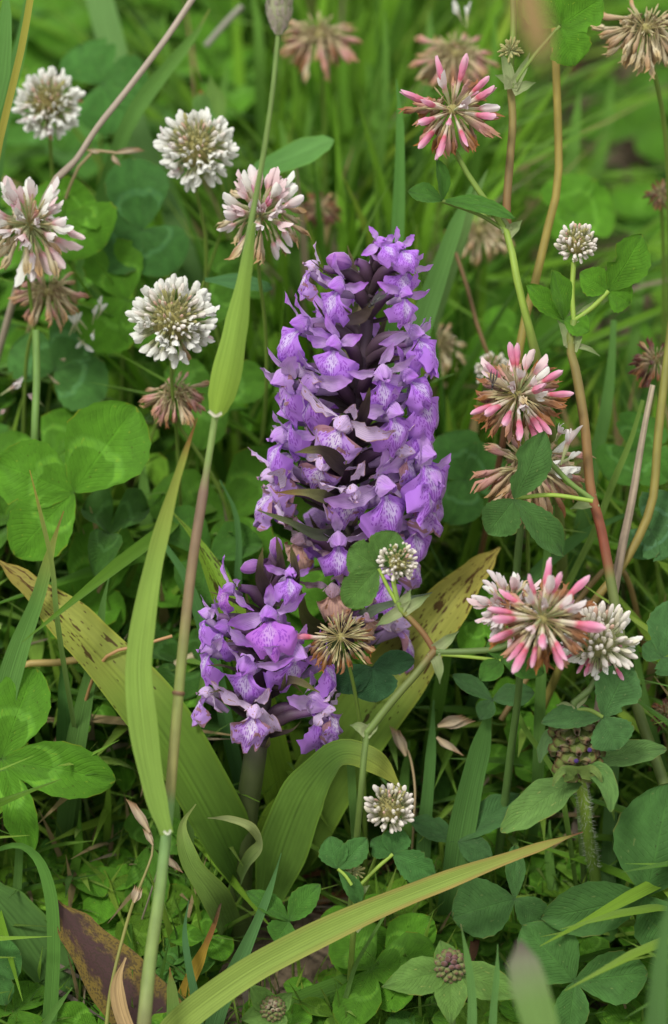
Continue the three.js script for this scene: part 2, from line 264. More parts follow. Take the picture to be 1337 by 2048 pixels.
{
  const kinds = [trifoliate(3), trifoliate(5), trifoliate(8)], lists = [[], [], []];
  for (let i = 0; i < 8600; i++) {
    const mid = i >= 5600, x = mid ? rr(-0.14, 0.14) : rr(-0.42, 0.42), z = mid ? rr(-0.08, 0.09) : rr(-0.85, 0.11), left = smooth(0.06, -0.03, x), w = mix(0.42, 1, left);
    if ((!mid && R() > w) || R() < bare(x, z) * 1.35 || (z > -0.03 && R() < 0.25)) continue;
    const low = z > 0.0, h = low ? rr(0.012, 0.035) : rr(0.025, 0.075) * (x < -0.02 ? 1.15 : x > 0.04 ? 0.6 : 1), s = rr(0.7, 1.3);
    if (!open(x, h + 0.005, z)) continue;
    const wide = Math.max(h, 0.03) * s, k = rr(0.65, 1.2), q = R();
    lists[i % 3].push({ m: compose(V3(x, -0.003, z), [rr(-0.1, 0.45), rr(-0.8, 0.8), rr(-0.3, 0.3)], V3(rr(0.026, 0.045), h, rr(0.026, 0.045)).multiply(V3(s, 1, s).multiplyScalar(mid ? 0.62 : z > -0.03 ? 0.7 : 1))), c: mulc(q < 0.6 ? C.clover : q < 0.85 ? C.bright : C.blue, k) });
  }
  for (let i = 0; i < 3; i++) instanced(['clover_leaves', 'low_clover_leaves', 'small_clover_leaves'][i], kinds[i], i === 1 ? M.leaf : M.leafMark, lists[i], 'dense clover leaves making up the ground cover');
}
{
  const g = ribbon([V3(0, 0, 0), V3(0.1, 0.06, 0.5), V3(0, 0, 1)], { w: [[0, 0.03], [0.5, 0.05], [1, 0.01]], n: V3(0, 1, 0), nv: 6, nu: 2, col: () => [1, 1, 1] }), list = [];
  for (let i = 0; i < 2600; i++) { const x = rr(-0.4, 0.4), z = rr(-0.8, 0.1), l = rr(0.02, 0.06), q = R(); list.push({ m: compose(V3(x, rr(0, 0.004), z), [rr(-0.25, 0.15), rr(0, 6.28), 0], V3(l, l, l)), c: mulc(q < 0.4 ? C.dry : q < 0.65 ? C.straw : C.rust, rr(0.2, 0.85)) }); }
  instanced('plant_litter', g, M.dry, list, 'dead dry grass bits lying on the soil');
}

// ---------------------------------------------------------------- builders
// a stem from its top down; the last point runs on into the soil
function footed(pts, dx = 0) { const l = pts[pts.length - 1], k = pts[pts.length - 2] ?? l, drift = clamp((l.x - k.x) / Math.max(1e-4, k.y - l.y), -0.5, 0.5) * 0.6; if (l.y > 0) { pts.push(V3(l.x + drift * l.y * 0.5 + dx * 0.5, l.y * 0.5, l.z - l.y * 0.04)); pts.push(V3(l.x + drift * l.y + dx, -0.004, l.z - l.y * 0.08)); } return pts; }
const path = (list, z0) => list.map((q) => q.length > 2 ? W(q[0], q[1], q[2]) : W(q[0], q[1], z0));

// florets: unit length along +y, +z towards the middle of the head
function spindle(profile, { seg = 6, flat = 0.8, bend = 0, lump = 0, seed = 1 } = {}) {
  const n = profile.length - 1;
  const g = grid(seg, n, (u, v) => { const k = Math.round(v * n), [y, r, c] = profile[k], a = u * Math.PI * 2, q = r * (1 + lump * (noise(k * 1.7, (u % 1) * seg, seed) - 0.5)); return { p: V3(Math.cos(a) * q * flat, y, Math.sin(a) * q), c }; });
  return bent(seamless(g, seg, n), bend);
}
function bent(g, b) { const p = g.attributes.position; for (let i = 0; i < p.count; i++) { const y = p.getY(i); p.setZ(i, p.getZ(i) + b * y * y); } g.computeVertexNormals(); return g; }
const petal = (y0, y1, w, z0, z1, colors, seed, fold = -0.9) => ribbon([V3(0, y0, z0), V3(0, mix(y0, y1, 0.5), mix(z0, z1, 0.35) + 0.03), V3(0, y1, z1)], { w: [[0, w * 0.5], [0.45, w], [0.8, w * 0.9], [0.93, w * 0.62], [1, w * 0.22]], n: V3(0, 0, 1), fold, nv: 7, nu: 4, col: colors, ruffle: 0.3, seed });
const GREENISH = [0.38, 0.42, 0.18], PALE = [0.66, 0.62, 0.44];
const FLORET = {
  white: (s) => openFloret([0.80, 0.80, 0.76], [0.70, 0.68, 0.54], s), whitepink: (s) => openFloret([0.74, 0.69, 0.69], [0.70, 0.33, 0.34], s), palepink: (s) => openFloret([0.78, 0.62, 0.64], [0.68, 0.30, 0.32], s),
  pink: (s) => mergeGeometries([spindle([[0, 0.022, [0.32, 0.25, 0.10]], [0.18, 0.03, [0.45, 0.30, 0.2]], [0.28, 0.045, PALE], [0.48, 0.050, [0.72, 0.58, 0.50]], [0.58, 0.072, [0.66, 0.13, 0.19]], [0.68, 0.088, [0.66, 0.20, 0.30]], [0.82, 0.062, [0.70, 0.32, 0.45]], [0.94, 0.04, [0.70, 0.34, 0.48]], [1.06, 0.006, [0.74, 0.46, 0.56]]], { bend: rr(-0.06, 0.06), lump: 0.25, seed: s, flat: 0.72 }), petal(0.55, 1.06, 0.15, 0.06, rr(0.05, 0.14), [[0, [0.66, 0.13, 0.19]], [0.5, [0.68, 0.22, 0.37]], [1, [0.74, 0.44, 0.56]]], s)]),
  bud: (s) => budFloret([0.74, 0.70, 0.56], s), budgreen: (s) => budFloret([0.40, 0.38, 0.14], s), budpink: (s) => budFloret([0.70, 0.46, 0.36], s), budwhite: (s) => budFloret([0.80, 0.74, 0.68], s),
  brown: (s) => deadFloret([0.34, 0.17, 0.085], [0.27, 0.10, 0.028], s), redbrown: (s) => deadFloret([0.17, 0.055, 0.04], [0.13, 0.04, 0.025], s), tan: (s) => deadFloret([0.52, 0.36, 0.22], [0.42, 0.25, 0.10], s), cream: (s) => deadFloret([0.62, 0.54, 0.36], [0.52, 0.38, 0.18], s), oldpink: (s) => deadFloret([0.58, 0.30, 0.27], [0.45, 0.24, 0.12], s), orange: (s) => deadFloret([0.30, 0.12, 0.03], [0.34, 0.13, 0.02], s),
  pedicel: (s) => spindle([[0, 0.022, [0.36, 0.30, 0.10]], [0.4, 0.018, [0.42, 0.33, 0.14]], [0.62, 0.035, [0.45, 0.42, 0.18]], [0.85, 0.05, [0.55, 0.48, 0.26]], [1, 0.02, [0.42, 0.30, 0.14]]], { seg: 5, bend: rr(-0.1, 0.1), seed: s }),
};
function openFloret(c, base, s) {
  const tube = mixc(GREENISH, base, 0.55), wg = [[0, mixc(base, c, 0.4)], [0.4, c], [1, c]];
  return mergeGeometries([
    spindle([[0, 0.022, GREENISH], [0.22, 0.035, GREENISH], [0.36, 0.055, [0.44, 0.46, 0.24]], [0.5, 0.052, tube], [0.62, 0.058, mixc(base, c, 0.6)], [0.72, 0.05, c], [0.78, 0.01, c]], { bend: 0, seed: s, lump: 0.2 }),
    petal(0.50, 1.0, 0.205, 0.05, rr(0.06, 0.22), [[0, base], [0.3, mixc(base, c, 0.8)], [1, c]], s),
    ribbon([V3(0.03, 0.5, 0), V3(0.09, 0.66, -0.02), V3(0.07, 0.82, -0.06)], { w: [[0, 0.06], [0.6, 0.10], [1, 0.04]], n: V3(1, 0, 0.3), fold: 0.3, nv: 4, nu: 2, col: wg }),
    ribbon([V3(-0.03, 0.5, 0), V3(-0.09, 0.66, -0.02), V3(-0.07, 0.82, -0.06)], { w: [[0, 0.06], [0.6, 0.10], [1, 0.04]], n: V3(-1, 0, 0.3), fold: 0.3, nv: 4, nu: 2, col: wg }),
  ]);
}
function budFloret(c, s) { return spindle([[0, 0.04, GREENISH], [0.3, 0.075, mixc(GREENISH, c, 0.3)], [0.5, 0.10, mixc(GREENISH, c, 0.75)], [0.7, 0.125, c], [0.86, 0.10, c], [0.97, 0.05, mulc(c, 1.05)], [1, 0.0, c]], { bend: rr(0.02, 0.16), seed: s, lump: 0.12 }); }
function deadFloret(c, tip, s) {
  const gs = [spindle([[0, 0.02, [0.34, 0.26, 0.12]], [0.16, 0.025, [0.36, 0.27, 0.14]], [0.26, 0.05, [0.48, 0.40, 0.22]], [0.46, 0.06, mixc([0.5, 0.4, 0.24], c, 0.6)], [0.62, 0.09, c], [0.76, 0.085, mixc(c, tip, 0.4)], [0.88, 0.05, tip], [0.95, 0.015, tip]], { lump: 0.6, seed: s, flat: 0.7, bend: rr(-0.12, 0.05) })];
  for (let k = 0; k < 2; k++) gs.push(ribbon([V3(0, 0.6, k ? 0.05 : -0.04), V3(rr(-0.06, 0.06), 0.8, rr(-0.06, 0.06)), V3(rr(-0.14, 0.14), rr(0.92, 1.06), rr(-0.12, 0.12))], { w: [[0, 0.08], [0.5, 0.10], [1, 0.01]], n: V3(0, 0, 1), nv: 4, nu: 2, fold: 0.5, col: [[0, c], [0.5, mixc(c, tip, 0.6)], [1, mulc(tip, 1.1)]], ruffle: 0.5, seed: s + k }));
  return mergeGeometries(gs);
}
const floretPool = {}; for (const k in FLORET) { floretPool[k] = []; for (let i = 0; i < 4; i++) floretPool[k].push(FLORET[k](i * 17 + k.length * 5)); }
function pick(w) { let t = 0; for (const k in w) t += w[k]; let x = R() * t; for (const k in w) if ((x -= w[k]) <= 0) return k; return Object.keys(w)[0]; }
// a head of florets round the axis; each band: polar angles from the axis, how many, of which kinds, length in radii, how far they nod
function flowerHead(root, centre, axis, rad, bands, core = [0.34, 0.30, 0.10], size = bands.core ?? 0.13) {
  const g = sub('flower_head', root, centre), ax = axis.clone().normalize(), e1 = Math.abs(ax.y) > 0.9 ? V3(1, 0, 0) : V3(0, 1, 0);
  e1.sub(ax.clone().multiplyScalar(e1.dot(ax))).normalize(); const e2 = ax.clone().cross(e1);
  const rec = new THREE.SphereGeometry(rad * size, 12, 9); rec.setAttribute('color', new THREE.Float32BufferAttribute(new Array(rec.attributes.position.count).fill(core).flat(), 3));
  g.add(mesh('receptacle', rec, M.floret));
  for (const b of bands) {
    const ph0 = rr(0, 6.28), [t0, t1] = b.a.map((x) => x * Math.PI / 180);
    for (let i = 0; i < b.n; i++) {
      const th = Math.acos(mix(Math.cos(t0), Math.cos(t1), (i + 0.5) / b.n)) + rr(-0.11, 0.11), ph = b.phi ? rr(...b.phi) : ph0 + i * 2.39996 + rr(-0.3, 0.3);
      const tilt = (b.tilt ? rr(...b.tilt) : rr(-8, 8)) * Math.PI / 180 + rr(-0.12, 0.12), side = e1.clone().multiplyScalar(Math.cos(ph)).addScaledVector(e2, Math.sin(ph));
      const at = (q) => ax.clone().multiplyScalar(Math.cos(q)).addScaledVector(side, Math.sin(q));
      const p = at(th).multiplyScalar(rad * (b.r0 ?? 0.1) * (b.dirA ? rr(0.55, 1.1) : 1)), d = at(b.dirA ? rr(...b.dirA) * Math.PI / 180 : Math.min(th + tilt, 3.0)), z = ax.clone().addScaledVector(d, -ax.dot(d)).normalize();
      if (z.lengthSq() < 0.5) continue;
      const kind = pick(b.k), m = mesh('floret', floretPool[kind][Math.floor(R() * 4)], M.floret), l = rad * b.len * rr(0.8, 1.12), wd = l * (b.wide ?? 1) * rr(0.9, 1.15);
      m.quaternion.setFromRotationMatrix(new THREE.Matrix4().makeBasis(d.clone().cross(z), d, z)).multiply(new THREE.Quaternion().setFromEuler(new THREE.Euler(rr(-0.1, 0.1), rr(-0.7, 0.7), rr(-0.16, 0.16), 'YXZ')));
      m.scale.set(wd, l, wd); m.position.copy(p); g.add(m);
    }
  }
  return g;
}
const HANG = (n, k, o = {}) => ({ a: [35, 105], r0: 0.42, dirA: [128, 172], n, k, len: 0.8, wide: 0.95, ...o });
const PEDICELS = (n, a = [15, 100]) => ({ a, n, k: { pedicel: 1 }, len: 0.5, wide: 0.95, tilt: [0, 20] });
const HEAD = {
  fresh: [{ a: [0, 46], n: 54, k: { budgreen: 5, bud: 1.6, budpink: 1 }, len: 0.30, r0: 0.44, wide: 0.95 }, { a: [36, 66], n: 38, k: { white: 3, budwhite: 4, budgreen: 0.6 }, len: 0.42, r0: 0.44, wide: 1.05, tilt: [-16, 6] }, { a: [56, 112], n: 76, k: { white: 9, whitepink: 0.3 }, len: 0.56, r0: 0.42, wide: 1.3, tilt: [-34, 8] }, { a: [104, 150], n: 40, k: { white: 6, whitepink: 1.4, tan: 0.5 }, len: 0.54, r0: 0.42, wide: 1.2, tilt: [-14, 26] }],
  opened: [{ a: [0, 34], n: 12, k: { palepink: 1, oldpink: 1, pink: 0.8, pedicel: 2 }, len: 0.72, wide: 0.85 }, { a: [30, 84], n: 26, k: { whitepink: 4, palepink: 1.4, white: 2 }, len: 0.98, wide: 0.95, tilt: [-18, 2] }, PEDICELS(18, [50, 110]), HANG(30, { cream: 2.4, palepink: 2.2, whitepink: 2, tan: 1.8 }, { a: [70, 120], dirA: [112, 165], len: 0.82 })],
  alsike: [PEDICELS(26, [5, 90]), { a: [10, 55], n: 6, k: { whitepink: 2.4, palepink: 1 }, len: 0.85, wide: 0.95, tilt: [-20, 20] }, { a: [46, 100], n: 15, k: { pink: 6, whitepink: 1.6, palepink: 1 }, len: 1.02, wide: 1.0, tilt: [-16, 14] }, { a: [85, 125], n: 17, k: { pink: 2, brown: 4, oldpink: 2 }, len: 0.92, wide: 0.95, tilt: [-10, 26] }, HANG(56, { brown: 4, oldpink: 1.2, orange: 1.4 }, { a: [60, 130], dirA: [105, 165], len: 0.70, r0: 0.42, wide: 1.1 })],
  faded: [PEDICELS(34), HANG(56, { tan: 3, oldpink: 2.6, brown: 1.4, cream: 0.8 }), HANG(16, { tan: 2, oldpink: 2 }, { a: [60, 100], dirA: [95, 130] })],
  brown: [PEDICELS(16), HANG(60, { brown: 3, redbrown: 3.5 }, { dirA: [105, 168] }), { a: [20, 80], n: 16, k: { redbrown: 2, brown: 2, tan: 1 }, len: 0.8 }],
  cream: [PEDICELS(34), HANG(56, { cream: 4, tan: 2.5 }), HANG(14, { cream: 2, tan: 1 }, { a: [60, 100], dirA: [90, 130] })],
  small: [{ a: [0, 48], n: 40, k: { budgreen: 3, budpink: 1.2, bud: 1.4 }, len: 0.42, wide: 1.2, r0: 0.56, tilt: [-8, 4] }, { a: [44, 84], n: 24, k: { budwhite: 4, bud: 1.4 }, len: 0.50, wide: 1.6, r0: 0.56, tilt: [-38, -12] }, { a: [80, 125], n: 32, k: { budwhite: 5, bud: 1 }, len: 0.56, wide: 1.7, r0: 0.58, tilt: [-62, -26] }, { a: [115, 150], n: 18, k: { budwhite: 2, bud: 1 }, len: 0.5, wide: 1.5, r0: 0.5, tilt: [-40, -10] }],
  combed: [{ a: [10, 98], n: 40, k: { pedicel: 1 }, len: 0.62, wide: 0.85, tilt: [0, 14] }, HANG(12, { pedicel: 3, cream: 1 }, { len: 0.55, a: [80, 100], dirA: [100, 140] }), HANG(46, { orange: 4, brown: 3, tan: 0.6 }, { a: [78, 104], r0: 0.5, dirA: [112, 168], len: 0.62, wide: 1.15 })],
  shade: [{ a: [0, 48], n: 60, k: { budgreen: 4.4, bud: 2, budpink: 1 }, len: 0.31, r0: 0.45, wide: 0.95 }, { a: [36, 68], n: 48, k: { white: 2, budwhite: 5, budgreen: 0.5 }, len: 0.40, r0: 0.46, wide: 1.05, tilt: [-16, 6] }, { a: [58, 116], n: 84, k: { white: 9 }, len: 0.56, r0: 0.43, wide: 1.3, tilt: [-34, 8] }, { a: [108, 152], n: 42, k: { white: 6, palepink: 0.5, tan: 1.2 }, len: 0.54, r0: 0.42, wide: 1.2, tilt: [-14, 26] }],
};
HEAD.fresh.core = HEAD.shade.core = 0.45; HEAD.small.core = 0.5;
const UP = V3(0, 1, 0), LOOK = FWD.clone().negate();
const toward = (k, sx = 0) => UP.clone().multiplyScalar(1 - k).addScaledVector(LOOK, k).add(V3(sx, 0, 0)).normalize();
const stemCol = (top, foot) => [[0, top], [0.6, mixc(top, foot, 0.5)], [1, foot]];
// a clover flower on its own stalk: [x, y] of the head, d behind the focus, radius, the kind of head, the stalk's line
function cloverFlower({ x, y, d = 0, r, kind, axis = toward(0.15), stem, w = 9, col = C.stemgreen, foot = C.stemgreen, label, group, more, core }) {
  const c = A(x, y, d), s = depthScale(c), pts = [c.clone().addScaledVector(axis, -r * s * 0.08), ...stem.map((q) => W(q[0], q[1], q.length > 2 ? q[2] : c.z - 0.10 * Math.max(0, c.y - W(q[0], q[1], c.z).y)))];
  footed(pts); const base = pts[pts.length - 1].clone(); base.y = 0;
  const o = thing('clover_flower', base, label, 'clover', group);
  part('stem', tube(pts, { r: [[0, w * s * 0.42], [1, w * s * 0.6]], nv: 26, seg: 7, col: stemCol(col, foot), lump: 0.06 }), M.stem, o);
  flowerHead(o, c, axis, r * s, [...HEAD[kind], ...(more ?? [])], core, HEAD[kind].core ?? 0.13); return o;
}
// leaflets lying in one plane round their joint; tips = [x, y, width] in the photograph's measure
function leafOn(root, parent, c, tips, { n = V3(0, 0.75, 0.66), mark = false, col = C.clover, shape = 'round', curl = 0.08, fold = 0.22, teeth = 0.015, nu = 8, nv = 20 } = {}) {
  const nn = n.clone().normalize();
  for (const [tx, ty, w, o = {}] of tips) {
    const ln = (o.n ?? nn).clone().normalize(), tip = onPlane(tx, ty, c, ln), px = project(c), q = V3(-(ty - px[1]), tx - px[0], 0).normalize().multiplyScalar(w / 2), mx = (tx + px[0]) / 2, my = (ty + px[1]) / 2;
    const wide = onPlane(mx + q.x, my + q.y, c, ln).distanceTo(onPlane(mx - q.x, my - q.y, c, ln));
    part('leaflet', leaflet(c, tip, wide, ln, { shape: o.shape ?? shape, col: mulc(o.col ?? col, rr(0.9, 1.1)), curl: o.curl ?? curl, fold: o.fold ?? fold, teeth: teeth + 0.008, nu, nv, seed: Math.floor(R() * 1e4), droop: o.droop ?? 0, cut: o.cut ?? (R() < 0.35 ? (() => { const t = rr(0.35, 0.75); return [t, t + rr(0.08, 0.16), R() < 0.5 ? 1 : -1, rr(0.12, 0.3)]; })() : null) }), (o.mark ?? mark) ? M.leafMark : M.leaf, root, parent);
  }
}
function project(p) { const v = p.clone().sub(EYE), z = v.dot(FWD), k = 2 * TAN / 2048; return [668.5 + v.x / z / k, 1024 - v.dot(UPV) / z / k]; }
function cloverLeaf({ x, y, d = 0, tips, stalk, w = 6, n = V3(rr(-0.1, 0.1), 0.75, 0.66), col = C.clover, mark = true, label, group, ...rest }) {
  const c = A(x, y, d), s = depthScale(c), pts = [c.clone(), ...(stalk ?? [[x + rr(-15, 15), y + 60]]).map((q) => W(q[0], q[1], c.z - 0.012))];
  footed(pts); const base = pts[pts.length - 1].clone(); base.y = 0;
  const o = thing('clover_leaf', base, label, 'clover leaf', group);
  part('stalk', tube(pts, { r: w * s * 0.5, nv: 14, seg: 6, col: () => C.stemgreen }), M.stem, o);
  leafOn(o, o, c, tips, { n, col, mark, ...rest }); return o;
}
// a blade of grass from tip to foot: pts = [x, y, d?]; d behind the plane of focus, else it follows the first
function blade({ pts, w, d = 0, n = V3(0, 0.35, 0.94), col = C.grass, name = 'blade_of_grass', label, category = 'grass blade', group, fold = 0.3, mat = M.grass, foot = true, twist = 0, ruffle = 0.05, nv = 30, nu = 4 }) {
  const p = pts.map((q) => q.length > 2 ? A(q[0], q[1], q[2]) : A(q[0], q[1], d)); const s = depthScale(p[0]);
  const len0 = curveOf(p).getLength(); if (foot) footed(p); const len1 = curveOf(p).getLength(), k = len0 / len1;
  const base = p[p.length - 1].clone(); if (foot) base.y = 0;
  const o = mesh(name, new THREE.BufferGeometry(), mat);
  const ws = typeof w === 'number' ? [[0, w * 0.06], [0.2, w * 0.6], [0.55, w], [1, w * 0.75]] : w;
  const tw = [...ws.map(([t, x]) => [t * k, x * s]), ...(k < 0.995 ? [[1.001, ws[ws.length - 1][1] * s * 0.6]] : [])];
  const cf = typeof col === 'function' ? col : table(Array.isArray(col[0]) ? col : [[0, mulc(col, 1.1)], [1, mulc(col, 0.85)]]);
  const g = ribbon(p, { w: tw, n, fold, nv, nu, col: (t, q) => cf(Math.min(1, t / k), q), twist, ruffle, seed: Math.floor(R() * 1e4) });
  g.translate(-base.x, -base.y, -base.z); o.geometry = g; o.position.copy(base); scene.add(o); o.userData.kind = 'thing'; return tag(o, label, category, group);
}
function stalk({ pts, w, d = 0, col = C.straw, name = 'dry_stalk', label, category = 'stalk', group, mat = M.stem, foot = true, r, seg = 7, nv = 30, lump = 0.08 }) {
  const p = pts.map((q) => q.length > 2 ? A(q[0], q[1], q[2]) : A(q[0], q[1], d)), s = depthScale(p[0]); if (foot) footed(p);
  const base = p[p.length - 1].clone(); if (foot) base.y = 0; const o = thing(name, base, label, category, group);
  part('stem', tube(p, { r: r ? r.map(([t, x]) => [t, x * s / 2]) : w * s / 2, seg, nv, col: Array.isArray(col[0]) || typeof col === 'function' ? col : () => col, lump }), mat, o); return o;
}

// ---------------------------------------------------------------- orchids
const PURPLE = [{ in: [0.68, 0.45, 0.83], out: [0.46, 0.14, 0.74] }, { in: [0.72, 0.53, 0.82], out: [0.52, 0.24, 0.75] }, { in: [0.74, 0.60, 0.79], out: [0.62, 0.44, 0.75] }, { in: [0.46, 0.34, 0.44], out: [0.34, 0.20, 0.26] }];
const petalCol = (st) => (t, s) => mulc(mixc(PURPLE[st].in, PURPLE[st].out, smooth(0.1, 0.9, t) * 0.8 + 0.2 * Math.abs(s)), 1.12);
function lipGeo(st, seed) {
  const r = rng(seed * 31 + 7), side = 0.85 + r() * 0.3, crumple = st >= 2 ? 1.7 : 0.8, narrow = st >= 2 ? 0.72 + 0.2 * r() : 1, arch = 0.8 + r() * 0.9;
  return grid(14, 12, (u, v) => {
    const s = u * 2 - 1, a = Math.abs(s), hw = narrow * (1.1 + 3.6 * smooth(0, 0.42, v) - 0.55 * smooth(0.7, 1, v)) * side;
    const len = 6.5 + 1.5 * Math.exp(-((s / 0.2) ** 2)) - 0.9 * Math.exp(-(((a - 0.34) / 0.12) ** 2)) + 0.5 * Math.exp(-(((a - 0.66) / 0.2) ** 2)) - 2.3 * smooth(0.75, 1, a) + 0.5 * (noise(s * 6, 1, seed) - 0.5);
    const y = -0.4 - v * len, ruf = (noise(s * 5 + 20, v * 4, seed) - 0.5) * 1.5 * crumple * smooth(0.2, 0.9, Math.max(a, v)) + 0.28 * Math.sin(s * 15 + seed) * smooth(0.6, 1, v);
    return { p: V3(s * hw, y, 0.8 + arch * 2.0 * Math.sin(Math.PI * Math.min(1, v * 0.8)) - 2.7 * a * a * smooth(0.1, 0.7, v) + ruf), c: st === 3 ? [0.75, 0.45, 0.35] : [0.96, 0.98, 1.0] };
  });
}
function hoodGeo(st, seed) {                                           // two upper petals arching into a helmet under a keeled roof
  const r = rng(seed * 57 + 1), wide = 4.1 + r() * 0.8, tipY = 0.7 + r() * 1.0, gs = [];
  gs.push(ribbon([V3(0, 0.9, -1.4), V3(0, 2.8, -0.4), V3(0, 3.0, 1.0), V3(0, 2.2, 2.4), V3(0, tipY + 0.2, 3.2)], { w: [[0, wide * 0.5], [0.4, wide], [0.75, wide * 0.8], [1, wide * 0.12]], n: (t) => V3(0, mix(0.2, -1, 1), -0.2 + t), fold: 1.0, nv: 12, nu: 10, ruffle: 0.12, seed, vlen: 7, col: petalCol(st) }));
  for (const s of [-1, 1]) gs.push(ribbon([V3(s * 0.9, 0.3, -0.8), V3(s * 1.8, 1.1, 0.4), V3(s * 1.4, 1.3, 1.9), V3(s * 0.4, tipY * 0.8 + 0.2, 2.9)], { w: [[0, 1.6], [0.45, 2.7], [1, 0.3]], n: V3(-s, -0.25, 0.1), fold: 0.5, nv: 8, nu: 5, seed: seed + s, vlen: 6, col: petalCol(st) }));
  return mergeGeometries(gs);
}
function sepalGeo(st, seed, len = 6.8, w = 3.0) {
  const r = rng(seed * 13 + 3), c1 = (r() - 0.5) * 1.8, c2 = 0.6 + r() * 1.3;
  return ribbon([V3(0, 0, 0), V3(0.1, len * 0.35, 0.5), V3(c1 * 0.4, len * 0.7, 0.4 + c2 * 0.2), V3(c1, len, c2 * (r() - 0.3))], { w: [[0, w * 0.45], [0.45, w], [0.75, w * 0.72], [1, w * 0.10]], n: V3(0, 0.1, 1), fold: 0.34, nv: 10, nu: 6, ruffle: st >= 2 ? 0.8 : 0.45, seed, vlen: len, col: petalCol(st) });
}
const orchidPool = { lip: [], hood: [], sepal: [], spur: null };
for (let st = 0; st < 4; st++) { orchidPool.lip.push([1, 2, 3, 4].map((k) => lipGeo(st, k + st * 5))); orchidPool.hood.push([1, 2, 3].map((k) => hoodGeo(st, k + st))); orchidPool.sepal.push([1, 2, 3, 4, 5, 6].map((k) => sepalGeo(st, k + st * 7, 6.9 + (k % 3) * 0.6))); }
orchidPool.spur = tube([V3(0, -0.4, 0.6), V3(0, -1.6, -1.6), V3(0, -3.4, -4.6)], { r: [[0, 1.15], [0.6, 0.95], [1, 0.5]], seg: 8, nv: 8, col: () => [0.50, 0.34, 0.60] });
orchidPool.bud = spindle([[-0.5, 0.9, [0.30, 0.15, 0.40]], [1, 1.75, [0.46, 0.20, 0.62]], [2.6, 2.2, [0.52, 0.22, 0.68]], [4.4, 1.9, [0.56, 0.24, 0.70]], [5.8, 1.0, [0.50, 0.18, 0.66]], [6.6, 0.05, [0.4, 0.12, 0.5]]], { seg: 9, flat: 0.85, bend: 0.02, lump: 0.1 });
const DARKSTEM = [0.060, 0.040, 0.060], BRACT = [[0, [0.055, 0.038, 0.05]], [0.6, [0.085, 0.060, 0.060]], [1, [0.20, 0.19, 0.07]]];
